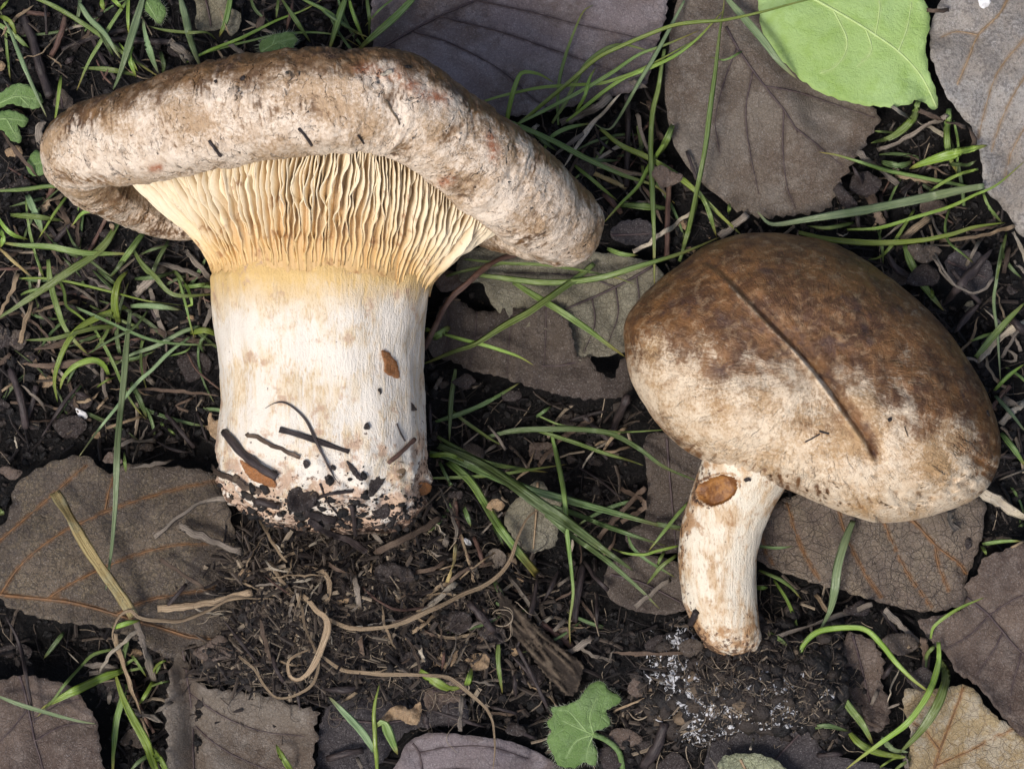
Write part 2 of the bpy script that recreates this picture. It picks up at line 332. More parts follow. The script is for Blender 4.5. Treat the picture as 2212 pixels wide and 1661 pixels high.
def mat_dry(name, c1, c2, c3, rough=.6):
    n = N(name)
    lines = n.noise(1, 3, n.vs(n.uvo, (7, .10, 1)), .6); bl = n.noise(.22, 4); fi = n.noise(1.8, 4, rough=.65)
    c = n.mix(n.step(lines, .36, .62), c1, c2)
    c = n.mix(n.f('MULTIPLY', n.step(bl, .48, .66), .75), c, c3)
    c = n.mix(n.f('MULTIPLY', n.step(fi, .56, .70), .7), c, (.05, .036, .028))
    c = n.hsv(c, None, None, n.step(n.rnd, 0, 1, .72, 1.2))
    return n.done(c, rough, n.bump(n.f('ADD', lines, n.f('MULTIPLY', fi, .4)), .4, .8), .35)
M['t'] = mat_dry('dry_grass_tan', (.44, .34, .225), (.20, .135, .08), (.34, .25, .16))
M['w'] = mat_dry('dry_grass_pale', (.58, .52, .42), (.42, .35, .26), (.65, .58, .42))
M['s'] = mat_dry('straw_yellow', (.52, .42, .19), (.40, .29, .12), (.56, .52, .32))
M['r'] = mat_dry('dry_stalk_brown', (.145, .10, .07), (.085, .058, .045), (.20, .145, .105))
M['d'] = mat_dry('twig_dark', (.05, .038, .037), (.026, .02, .021), (.075, .058, .058), .5)
M['p'] = mat_dry('dry_stalk_grey', (.32, .275, .225), (.14, .115, .095), (.25, .21, .175))
M['o'] = mat_dry('root_red_brown', (.15, .085, .065), (.10, .055, .045), (.21, .14, .105))
def mat_soil():
    n = N('soil_humus'); a = n.noise(.35, 6, rough=.7); b = n.noise(1.7, 6, rough=.7); g = n.noise(6, 4)
    c = n.mix(n.step(a, .4, .65), (.0035, .003, .0035), (.008, .0065, .0068))
    c = n.mix(n.f('MULTIPLY', n.step(b, .54, .68), .8), c, (.032, .025, .021))
    c = n.mix(n.step(n.noise(.9, 3, n.va(n.co, (8, 80, 0))), .66, .72), c, (.10, .075, .055))
    return n.done(c, n.step(b, .3, .7, .35, .75), n.bump(n.f('ADD', n.f('MULTIPLY', b, 1), n.f('MULTIPLY', g, .4)), 1.0, 1.0), .4)
M['soil'] = mat_soil()
def mat_crumb():
    n = N('soil_crumb'); t = n.attr('tone'); b = n.noise(1.5, 5, rough=.7)
    c = n.mix(n.step(t, .25, .6), (.0055, .005, .0055), (.015, .0125, .0125))
    c = n.mix(n.step(t, .70, .90), c, (.042, .032, .027)); c = n.mix(n.step(t, .955, .985), c, (.20, .145, .095))
    c = n.mix(n.f('MULTIPLY', n.step(b, .5, .7), .5), c, n.mix(.6, c, (.10, .09, .085)))
    return n.done(c, n.step(b, .3, .7, .25, .65), n.bump(b, .5, 1.0), .38)
M['crumb'] = mat_crumb()
def mat_bits():
    n = N('litter_bits'); t = n.attr('tone'); b = n.noise(1.5, 5, rough=.7)
    c = n.mix(n.step(t, .25, .6), (.011, .009, .0095), (.032, .025, .023))
    c = n.mix(n.step(t, .62, .86), c, (.105, .082, .064)); c = n.mix(n.step(t, .90, .98), c, (.34, .275, .20))
    c = n.mix(n.f('MULTIPLY', n.step(b, .5, .7), .5), c, n.mix(.5, c, (.02, .015, .015)))
    return n.done(c, .45, n.bump(b, .3, .8), .5)
M['bits'] = mat_bits()
n = N('mycelium_white'); M['myc'] = n.done(n.mix(n.step(n.noise(1.2, 4), .4, .6), (.84, .85, .88), (.5, .51, .55)), .7, n.bump(n.noise(4, 3), .4, 1), .3)
n = N('rotten_wood'); _v = n.vs(n.co, (1, 1, 1)); _a = n.noise(.5, 5, rough=.65); _b = n.noise(2, 5, rough=.7); _w = n.attr('veind')
_c = n.mix(n.step(n.f('ADD', _w, n.f('MULTIPLY', n.f('SUBTRACT', _b, .5), .6)), .2, .8), (.035, .026, .02), n.mix(n.step(_a, .4, .6), (.145, .112, .08), (.095, .07, .05)))
M['wood'] = n.done(_c, .7, n.bump(_b, .5, .9), .3)
n = N('scar_orange'); _a = n.noise(.5, 5, rough=.6); _b = n.noise(1.6, 4)
M['scar'] = n.done(n.mix(n.step(_a, .36, .62), (.36, .165, .045), (.17, .068, .022)), .45, n.bump(_b, .4, .7), .45)
n = N('white_chip'); M['chip'] = n.done(n.mix(n.step(n.noise(.8, 4), .4, .6), (.85, .85, .86), (.66, .65, .64)), .6, n.bump(n.noise(2, 3), .3, .7), .3)
# ------------------------------------------------------------------ places measured on the photo
CR = {1: (0, 0), 2: (707.9, 0), 3: (1415.7, 0), 4: (0, 530.9), 5: (707.9, 530.9), 6: (1415.7, 530.9), 7: (0, 1041.4), 8: (707.9, 1041.4), 9: (1415.7, 1041.4), 0: (0, 0)}
def uvs(k, pts):
    f = 1.0 if k == 0 else .3729
    return [(CR[k][0] + x * f, CR[k][1] + y * f) for x, y in pts]

# leaves: outline, height above the soil (mm), midrib, side veins
LEAVES = [
 dict(name='dead_leaf', label='purple-grey dead leaf sticking out above the large mushroom cap', mat='leaf_purple', z=4.0, vm='vein_purple',
      out=[(812,-30),(803,40),(806,110),(830,190),(900,280),(1000,300),(1050,262),(1085,252),(1150,248),(1230,232),(1310,215),(1372,196),(1398,178),(1412,120),(1432,60),(1442,10),(1440,-70),(1300,-120),(1000,-130),(860,-90)],
      mid=[(812,112),(880,72),(950,35),(1025,0),(1130,-60)], veins=[[(890,68),(980,95),(1080,150),(1150,210),(1190,238)],[(950,36),(1060,60),(1180,100),(1290,140),(1390,175)],[(1030,-2),(1130,20),(1260,55),(1420,90)],[(840,98),(900,140),(970,200),(1010,260)]], serr=(.5,2.4), amp=1.2, pucker=.8, curl=1.2),
 dict(name='dead_leaf', label='grey-brown rounded dead leaf with toothed lower edge beneath the green leaf', mat='leaf_grey', z=5.0, vm='vein_purple',
      out=[(1500,-70),(1466,-10),(1446,90),(1436,170),(1440,240),(1452,300),(1478,352),(1515,395),(1552,425),(1590,452),(1640,470),(1690,468),(1740,462),(1790,452),(1800,425),(1818,392),(1842,352),(1866,318),(1885,285),(1900,262),(1890,236),(1850,200),(1800,120),(1760,40),(1720,-60)],
      mid=[(1568,60),(1600,120),(1650,190),(1690,240),(1720,290)], veins=[[(1590,105),(1560,190),(1545,260),(1555,330)],[(1625,155),(1610,240),(1620,330),(1640,420)],[(1690,240),(1690,320),(1700,400),(1720,450)],[(1650,190),(1740,205),(1830,235),(1890,255)],[(1712,278),(1770,320),(1820,360)]], serr=(1.0,2.6), serr_from=.36, serr_to=.75, amp=1.0, pucker=.7, curl=-1.2, fold=([(1560,40),(1620,130),(1690,210),(1735,300)],2.2,38)),
 dict(name='green_leaf', label='fresh pale green leaf with fine toothed edge lying on the grey-brown leaf', mat='leaf_green', z=9.5, vm='vein_green', nolow=1,
      out=[(1640,-60),(1640,0),(1645,45),(1662,92),(1690,130),(1718,162),(1748,186),(1790,210),(1840,224),(1890,231),(1930,235),(1962,226),(1974,217),(1996,222),(2012,234),(2030,232),(2022,200),(2006,150),(1999,100),(2010,52),(2004,14),(1985,-20),(1930,-80),(1750,-100)],
      mid=[(1740,-15),(1800,20),(1870,62),(1940,112),(1990,165),(2025,230)], veins=[[(1800,20),(1830,90),(1810,140),(1770,160)],[(1870,62),(1882,110),(1850,145)],[(1940,112),(1960,60),(1970,5)],[(1890,80),(1900,20),(1895,-40)]], serr=(.35,3.0), amp=.6, pucker=.5, curl=-2.2, vr=.28),
 dict(name='dead_leaf', label='pale grey speckled dead leaf with tan veins beside the fresh green leaf', mat='leaf_pale', z=7.0, vm='vein_tan',
      out=[(2060,-60),(2034,0),(2014,50),(2008,110),(2022,170),(2040,212),(2075,255),(2098,285),(2112,330),(2118,375),(2124,412),(2160,440),(2192,475),(2220,510),(2290,480),(2340,300),(2330,60),(2250,-80)],
      mid=[(2195,-30),(2160,30),(2115,75),(2090,130),(2065,185)], veins=[[(2240,60),(2190,110),(2150,165),(2125,240),(2112,300)],[(2260,120),(2215,165),(2170,240),(2140,330)],[(2280,220),(2220,270),(2185,330),(2170,390)],[(2115,75),(2070,68),(2035,80)]], serr=(.3,3), amp=1.2, pucker=1.3, curl=-4.0, vr=.25),
 dict(name='dead_leaf', label='olive-grey dead leaf between the two mushroom caps', mat='leaf_olive', z=3.6, vm='vein_purple',
      out=[(985,575),(1010,540),(1100,535),(1290,545),(1380,560),(1425,580),(1440,640),(1400,720),(1370,755),(1330,765),(1280,772),(1245,775),(1200,720),(1120,700),(1075,672),(1052,640),(1040,612),(1000,610)],
      mid=[(1420,570),(1330,620),(1240,660),(1150,700)], veins=[[(1330,620),(1270,600),(1180,590),(1090,590)],[(1330,620),(1335,680),(1310,750)],[(1280,645),(1285,700),(1262,760)],[(1375,596),(1380,660),(1360,720)]], serr=(.3,3), amp=.9, pucker=.6, curl=1),
 dict(name='dead_leaf', label='dark brown ribbed dead leaf with torn upper edge below the olive-grey leaf', mat='leaf_ribbed', z=5.0, vm='vein_purple',
      out=[(925,760),(940,690),(965,640),(1000,652),(1020,668),(1062,672),(1100,665),(1150,668),(1190,655),(1225,690),(1240,740),(1250,772),(1272,770),(1290,800),(1325,818),(1335,790),(1352,770),(1362,800),(1358,852),(1290,862),(1230,858),(1180,845),(1130,832),(1075,812),(1020,802),(980,782)],
      mid=[(1250,780),(1210,790),(1170,790)], veins=[[(1030,672),(1025,730),(1015,795)],[(1105,668),(1100,740),(1095,815)],[(1180,665),(1178,750),(1170,838)],[(965,650),(970,720),(960,770)]], serr=(.5,2.2), amp=.7, pucker=2.4, curl=-.5, vr=.2),
 dict(name='dead_leaf', label='large brown dead leaf with orange veins under the pale yellow straw', mat='leaf_brown', z=4.5, vm='vein_orange',
      out=[(-60,1180),(0,1135),(18,1100),(30,1052),(70,1018),(110,1000),(160,984),(195,990),(232,1020),(262,1008),(300,1000),(350,1008),(420,1012),(470,1040),(500,1130),(520,1250),(525,1340),(512,1382),(470,1388),(440,1396),(410,1392),(395,1402),(370,1420),(330,1400),(290,1378),(220,1352),(150,1345),(80,1332),(20,1312),(0,1292),(-60,1270)],
      mid=[(-55,1272),(0,1284),(70,1292),(150,1300),(250,1328),(340,1355),(420,1378),(505,1382)], veins=[[(0,1284),(40,1225),(110,1165),(190,1122),(280,1086),(400,1052),(470,1040)],[(100,1294),(150,1262),(220,1228),(300,1196),(380,1178),(480,1172)],[(250,1328),(310,1300),(380,1285),(470,1270)],[(-40,1200),(40,1130),(110,1070),(185,1005)],[(228,1100),(236,1060),(244,1030)]], serr=(.6,4), amp=1.3, pucker=1.2, curl=-1.6, vr=.33),
 dict(name='dead_leaf', label='purple-brown dead leaf with ragged edge below the orange-veined leaf', mat='leaf_mauve', z=3.2, vm='vein_purple',
      out=[(-70,1480),(0,1468),(50,1456),(100,1465),(150,1482),(185,1520),(205,1552),(215,1590),(222,1640),(228,1740),(-70,1760)],
      mid=[(45,1458),(60,1530),(75,1600),(100,1680)], veins=[[(60,1530),(20,1580),(-20,1620)],[(75,1600),(130,1570),(195,1560)],[(66,1560),(120,1525),(170,1510)]], serr=(.5,2.4), amp=1.4, pucker=1.1, curl=1.0),
 dict(name='dead_leaf', label='grey-brown dead leaf with folded pointed tip below the root tangle', mat='leaf_grey', z=3.2, vm='vein_purple',
      out=[(388,1392),(400,1428),(422,1470),(480,1490),(560,1500),(640,1520),(692,1535),(682,1565),(690,1590),(678,1620),(682,1650),(676,1740),(352,1750),(358,1660),(362,1590),(352,1530),(362,1500),(366,1452),(376,1420)],
      mid=[(388,1395),(398,1450),(408,1540),(415,1680)], veins=[[(402,1500),(480,1550),(560,1580),(660,1590)],[(408,1570),(500,1630),(600,1670)]], serr=(.9,2.8), amp=1.2, pucker=1.0, curl=1.6, fold=([(385,1390),(400,1470),(418,1580),(430,1740)],-3.0,22)),
 dict(name='dead_leaf', label='mauve dead leaf with dark stalk beside the green lobed herb leaf', mat='leaf_purple', z=3.6, vm='vein_purple',
      out=[(845,1690),(855,1650),(872,1618),(895,1592),(930,1580),(985,1582),(1040,1588),(1100,1600),(1150,1622),(1200,1650),(1240,1700),(1200,1780),(900,1790)],
      mid=[(880,1590),(905,1625),(912,1670),(915,1760)], veins=[[(905,1625),(980,1610),(1060,1612),(1140,1640)],[(912,1670),(1000,1660),(1100,1680)]], serr=(.2,3), amp=.9, pucker=1.2, curl=-2.5),
 dict(name='dead_leaf', label='brown dead leaf with dense vein network under the small mushroom cap', mat='leaf_rust', z=4.2, vm='vein_orange',
      out=[(1622,1190),(1640,1140),(1690,1080),(1800,1060),(2000,1060),(2118,1075),(2126,1130),(2112,1190),(2095,1235),(2088,1262),(2082,1300),(2050,1316),(2010,1322),(1960,1315),(1890,1298),(1830,1278),(1770,1262),(1720,1245),(1660,1225)],
      mid=[(1920,1085),(1975,1128),(2025,1180),(2070,1215),(2090,1240)], veins=[[(1702,1085),(1720,1150),(1742,1205),(1768,1250)],[(1808,1085),(1830,1160),(1860,1225),(1905,1292)],[(1902,1100),(1925,1165),(1960,1235),(2012,1312)],[(2020,1175),(2030,1225),(2050,1275)],[(1645,1150),(1655,1190),(1672,1218)]], serr=(.4,3), amp=.8, pucker=1.4, curl=-1.4, vr=.3),
 dict(name='dead_leaf', label='mauve-brown dead leaf with tan folded edge beside the dense-veined leaf', mat='leaf_mauve', z=5.2, vm='vein_purple',
      out=[(2290,1150),(2212,1172),(2165,1186),(2120,1205),(2110,1238),(2085,1262),(2085,1310),(2030,1330),(1985,1338),(1990,1360),(2020,1392),(2048,1420),(2070,1455),(2098,1470),(2128,1500),(2150,1530),(2185,1570),(2225,1600),(2290,1610)],
      mid=[(2090,1290),(2140,1330),(2190,1390),(2250,1450)], veins=[[(2140,1330),(2100,1370),(2050,1400)],[(2170,1365),(2140,1420),(2110,1460)],[(2140,1330),(2200,1290),(2250,1280)],[(2210,1410),(2190,1480),(2180,1540)]], serr=(.5,2.6), amp=1.4, pucker=1.2, curl=1.4),
 dict(name='dead_leaf', label='yellow-tan dead leaf with orange veins in front of the mauve-brown leaf', mat='leaf_yellow', z=6.0, vm='vein_orange',
      out=[(1955,1740),(1962,1640),(1965,1580),(1952,1530),(1955,1490),(1985,1488),(2030,1486),(2085,1480),(2110,1492),(2125,1520),(2150,1545),(2172,1560),(2200,1585),(2225,1610),(2290,1700),(2200,1780)],
      mid=[(2012,1690),(2030,1620),(2055,1560),(2082,1484)], veins=[[(2020,1655),(2100,1620),(2170,1580),(2185,1572)],[(2030,1620),(2000,1580),(1970,1560)]], serr=(.4,2.4), amp=.8, pucker=1.0, curl=.6, vr=.2),
 dict(name='dead_leaf', label='small dark red-brown dead leaf right of the soil clump', mat='leaf_mauve', z=2.6, vm='vein_purple',
      out=[(1822,1372),(1850,1368),(1880,1380),(1902,1408),(1912,1440),(1905,1475),(1920,1510),(1915,1560),(1880,1580),(1850,1550),(1835,1500),(1812,1478),(1815,1430)],
      mid=[(1840,1370),(1862,1440),(1885,1530)], veins=[], serr=(.7,2.6), amp=1.1, pucker=.5, curl=1.2),
 dict(name='dead_leaf', label='blackish dead leaf below the soil clump', mat='leaf_dark', z=2.2, vm='vein_purple',
      out=[(1540,1590),(1600,1570),(1700,1560),(1755,1562),(1765,1600),(1790,1625),(1840,1640),(1900,1650),(1960,1680),(1950,1760),(1560,1770),(1520,1680)],
      mid=[(1750,1565),(1680,1640),(1620,1740)], veins=[], serr=(.2,3), amp=1.0, pucker=.6, curl=2.0),
 dict(name='dead_leaf', label='pale green-grey withered leaf lying on the blackish leaf', mat='leaf_pgreen', z=6.4, vm='vein_tan',
      out=[(1552,1700),(1556,1640),(1580,1628),(1630,1626),(1660,1635),(1690,1652),(1720,1700),(1650,1760)], mid=[(1600,1640),(1640,1720)], veins=[], serr=(.3,2), amp=.6, pucker=.3, curl=.5),
 dict(name='dead_leaf', label='dim brown leaf fragment behind the left side of the small stem', mat='leaf_ribbed', z=1.5, vm='vein_purple',
      out=[(1392,945),(1450,935),(1505,950),(1560,1020),(1560,1120),(1500,1180),(1430,1195),(1368,1190),(1352,1150),(1392,1120),(1398,1030)], mid=[(1440,945),(1450,1060),(1460,1180)], veins=[], serr=(.3,2), amp=.9, pucker=.5, curl=1),
 dict(name='dead_leaf', label='shadowed grey leaf fragment beside the lower left of the small stem', mat='leaf_ribbed', z=1.2, vm='vein_purple',
      out=[(1308,1235),(1340,1205),(1420,1200),(1480,1230),(1500,1300),(1440,1325),(1370,1318),(1315,1290)], mid=[(1320,1240),(1390,1260),(1470,1300)], veins=[], serr=(.3,2), amp=.7, pucker=.4, curl=1),
 dict(name='leaf_fragment', label='fan-shaped ribbed pale brown fragment under the deep green blades', mat='leaf_olive', z=3.4, vm='vein_tan', fan=(1160,1046),
      out=[(1152,1040),(1172,1040),(1188,1062),(1212,1080),(1208,1115),(1200,1175),(1172,1188),(1140,1192),(1112,1165),(1088,1122),(1104,1090),(1130,1064)], mid=[(1162,1042),(1158,1110),(1152,1185)], veins=[], serr=(.4,1.5), amp=.4, pucker=.2, curl=-1.2),
 dict(name='dead_leaf', label='crumpled brown leaf at the top edge left of the purple-grey leaf', mat='leaf_olive', z=3.0, vm='vein_purple',
      out=[(422,-30),(425,20),(424,60),(452,68),(480,62),(500,80),(518,60),(520,30),(490,10),(500,-40)], mid=[(440,-20),(455,55)], veins=[], serr=(.2,2), amp=1.6, pucker=.4, curl=2),
 dict(name='dead_leaf', label='dark dead leaf under the yellow-green blade at the bottom between herb and leaf', mat='leaf_dark', z=2.0, vm='vein_purple',
      out=[(700,1540),(760,1500),(840,1510),(900,1500),(960,1480),(1000,1500),(1010,1560),(940,1570),(880,1580),(830,1640),(760,1700),(690,1680)], mid=[(720,1550),(850,1560),(960,1520)], veins=[], serr=(.5,2), amp=1.3, pucker=.3, curl=1),
 dict(name='dead_leaf', label='brown leaf piece beside the sprout with two leaves', mat='leaf_mauve', z=2.6, vm='vein_purple',
      out=[(930,1480),(985,1462),(1010,1482),(1000,1510),(965,1518),(935,1540),(915,1510)], mid=[(935,1490),(1000,1490)], veins=[], serr=(.6,1.6), amp=1.0, pucker=.3, curl=1),
 dict(name='dead_leaf', label='small grey leaf piece beside the left end of the large cap', mat='leaf_ribbed', z=2.5, vm='vein_purple',
      out=[(115,228),(125,195),(140,195),(158,220),(150,232),(130,238)], mid=[(128,200),(135,235)], veins=[], serr=(.2,2), amp=.6, pucker=.2, curl=1),
 dict(name='dead_leaf', label='dark leaf piece right of the large cap rim tip', mat='leaf_dark', z=2.2, vm='vein_purple',
      out=[(1315,505),(1340,480),(1380,475),(1412,490),(1420,520),(1390,535),(1340,525)], mid=[(1320,508),(1410,505)], veins=[], serr=(.5,2), amp=1, pucker=.3, curl=1),
 dict(name='dead_leaf', label='dark leaf piece between the speckled leaf and the small cap', mat='leaf_dark', z=2.0, vm='vein_purple',
      out=[(2040,560),(2085,540),(2130,560),(2140,600),(2100,640),(2055,610)], mid=[(2045,565),(2130,600)], veins=[], serr=(.5,2), amp=1, pucker=.3, curl=1),
]

# ------------------------------------------------------------------ soil
GX0, GX1, GY0, GY1, GS = -150.0, 150.0, -116.0, 116.0, .5
gx = np.arange(GX0, GX1 + .01, GS); gy = np.arange(GY0, GY1 + .01, GS)
def vxy(u, v): return (u - UC) * .1, (VC - v) * .1
BUMPS = [(720, 1330, 30, 21, 7.5), (1625, 1470, 21, 14, 14.0), (560, 1270, 14, 9, 3.0), (920, 1420, 16, 12, 3), (1200, 930, 30, 17, -9), (330, 860, 22, 18, -7), (1180, 1120, 18, 14, -5),
         (120, 1400, 14, 8, -6), (330, 1480, 8, 9, -6), (1420, 330, 8, 18, -5), (1950, 380, 20, 9, -5), (1330, 1080, 12, 22, -5), (2080, 620, 16, 16, -4), (1200, 1550, 16, 8, -3), (260, 1580, 9, 14, -5), (1930, 1480, 8, 10, -4), (200,620,20,14,-4)]
def soil_low(x, y):
    return 1.6 * fbm(x / 46, y / 46, s=3, o=2)
def soil_h(x, y):
    h = soil_low(x, y)
    for u, v, sx, sy, a in BUMPS:
        cx, cy = vxy(u, v); h = h + a * np.exp(-((x - cx) / sx) ** 2 - ((y - cy) / sy) ** 2)
    return h - 1.0 + 2.4 * fbm(x / 10, y / 10, s=11, o=3) + .8 * np.abs(fbm(x / 3.0, y / 3.0, s=23, o=3)) * 1.6
GXm, GYm = np.meshgrid(gx, gy, indexing='ij')
H0 = soil_h(GXm, GYm)
for L in LEAVES:
    if L.get('nolow'): continue
    P = np.array([vxy(u, v) for u, v in cr(L['out'], 90, True)]) * (CAM_H - L['z'] * MM) / CAM_H
    x0, y0 = P.min(0); x1, y1 = P.max(0)
    i0, i1 = np.searchsorted(gx, [x0, x1]); j0, j1 = np.searchsorted(gy, [y0, y1])
    if i1 <= i0 or j1 <= j0: continue
    sx, sy = GXm[i0:i1, j0:j1], GYm[i0:i1, j0:j1]
    ins = inpoly(sx, sy, P)
    H0[i0:i1, j0:j1] = np.where(ins, np.minimum(H0[i0:i1, j0:j1], soil_low(sx, sy) * .6 + L['z'] - 3.6), H0[i0:i1, j0:j1])
HT = H0.copy()                       # top of whatever lies at a place: soil, then leaves
def samp(A, x, y):
    i = np.clip((np.asarray(x) - GX0) / GS, 0, len(gx) - 1.01); j = np.clip((np.asarray(y) - GY0) / GS, 0, len(gy) - 1.01)
    a, b = i.astype(int), j.astype(int); f, g = i - a, j - b
    return A[a, b] * (1 - f) * (1 - g) + A[a + 1, b] * f * (1 - g) + A[a, b + 1] * (1 - f) * g + A[a + 1, b + 1] * f * g
ox = np.geomspace(2, 3000, 22)
sxs = np.r_[GX0 - ox[::-1], np.arange(GX0, GX1 + .1, .8), GX1 + ox]; sys_ = np.r_[GY0 - ox[::-1], np.arange(GY0, GY1 + .1, .8), GY1 + ox]
SX, SY = np.meshgrid(sxs, sys_, indexing='ij')
SZ = samp(H0, SX, SY)
soil = mk('soil', np.stack([SX, SY, SZ], -1).reshape(-1, 3) * MM, gridF(len(sxs), len(sys_)), M['soil'], origin=(0, 0, 0), kind='structure')
# ------------------------------------------------------------------ large mushroom, lying on its side
CAMP = np.array([0, 0, CAM_H])
# stations round the rim: angle (0 = upward, 90 = right), roll centre on the photo, height mm, roll radius mm
RIM = [(0,700,220,67,10.2),(24,850,224,64,10.2),(42,962,292,58,9.6),(60,1058,368,51,10.2),(78,1150,440,42,9.6),(98,1216,490,30,8.2),(125,1120,475,17,7.5),(155,900,430,11,7),(180,700,410,9,6.5),(205,520,440,10,6),
       (222,385,463,13,5.6),(240,290,432,19,6.0),(260,205,378,30,7.2),(278,178,325,40,8.4),(298,265,300,49,9.4),(320,410,264,58,10.4),(342,560,232,64,10.5)]
NT = 680
_th = np.array([r[0] for r in RIM], float); _pc = np.array([[*at(r[1], r[2], r[3]), r[4] * MM] for r in RIM])
def persp(th, arr):
    """periodic cubic through the stations"""
    T = np.r_[_th - 360, _th, _th + 360]; A = np.vstack([arr] * 3)
    m = (np.roll(A, -1, 0) - np.roll(A, 1, 0)) / (np.roll(T, -1) - np.roll(T, 1))[:, None]
    m[0] = m[1]; m[-1] = m[-2]
    th = np.mod(th, 360); i = np.clip(np.searchsorted(T, th, 'right') - 1, 0, len(T) - 2)
    h = (T[i + 1] - T[i])[:, None]; t = ((th - T[i])[:, None]) / h
    return (2*t**3 - 3*t**2 + 1) * A[i] + (t**3 - 2*t**2 + t) * h * m[i] + (-2*t**3 + 3*t**2) * A[i + 1] + (t**3 - t**2) * h * m[i + 1]
AX = np.array([0., 1, 0])
def frame(th):
    C = persp(th, _pc); C2 = persp(th + .8, _pc); C1 = persp(th - .8, _pc)
    a = C[:, 3:4]; T = unit(C2[:, :3] - C1[:, :3])
    W = unit(AX - (T @ AX)[:, None] * T); O = np.cross(W, T)
    ctr = at(690, 330, 32)
    sgn = np.sign(((C[:, :3] - ctr) * O).sum(1, keepdims=True)); O = O * sgn
    return C[:, :3], a, O, W
# stem rings: v, left u, right u, centre height mm, half height mm
STEM = [(520,500,880,30,18),(560,478,915,30,19.5),(600,460,936,29,21),(650,463,926,28,21.5),(720,469,918,27,21.5),(800,479,917,26,21.3),(880,477,918,25.5,21.5),(960,470,920,25,22),(1020,474,922,24.5,22),(1070,492,912,24,20),(1105,530,905,22,16.5),(1130,580,890,20,12.5),(1142,640,865,18,7)]
_sv = np.array(STEM, float)
def stem_ring(v):
    q = [np.interp(v, _sv[:, 0], _sv[:, k]) for k in range(5)]; return q
def stem_pt(v, th):
    """point on the stem surface; angle 0 faces up"""
    v = np.asarray(v, float); th = np.radians(th)
    l, r, zc, rz = [np.interp(v, _sv[:, 0], _sv[:, k]) for k in (1, 2, 3, 4)]
    ru = (r - l) / 2; n = 2.25
    cs, sn = np.cos(th), np.sin(th); k = (np.abs(cs) ** n + np.abs(sn) ** n) ** (-1 / n)
    z = zc + rz * cs * k
    C = atA((l + r) / 2, v, zc); E = atA((l + r) / 2 + ru, v, zc)
    P = C.copy(); P[..., 0] += (E[..., 0] - C[..., 0]) * sn * k; P[..., 2] = z * MM
    return P
def under(th, t):
    """underside surface that carries the gills: t 0 at the tucked rim, 1 on the stem; th, t arrays of one shape"""
    sh = th.shape; th = th.ravel(); t = t.ravel()[:, None]
    C, a, O, W = frame(th)
    thm = np.mod(th, 360); hid = (sst(66, 98, thm) * sst(296, 258, thm))[:, None]
    E = C + a * ((-.70 + .1 * hid) * O + (-.52 + 1.0 * hid) * W)
    vS = 592 + 45 * np.clip(np.sin(np.radians(th)), 0, 1) ** 2 + 14 * pn(th / 8, th * 0, s=5) + 9 * pn(th / 2.1, th * 0, s=6)
    S = stem_pt(vS, th)
    ctr = stem_pt(vS, th * 0); ctr[:, 2] = .029
    S1 = ctr + (S - ctr) * (1.15 - .10 * hid)
    P1 = S1.copy(); P1[:, 1] = (E[:, 1:2] + (S[:, 1:2] - E[:, 1:2]) * (.42 - .24 * hid))[:, 0]
    B = (1 - t) ** 2 * E + 2 * t * (1 - t) * P1 + t * t * S
    return B.reshape(sh + (3,))
org_big = at(700, 800, 3)
big = thing('mushroom', 'large overturned mushroom with wavy inrolled cap, cream gills and thick white stem', 'mushroom', org_big)
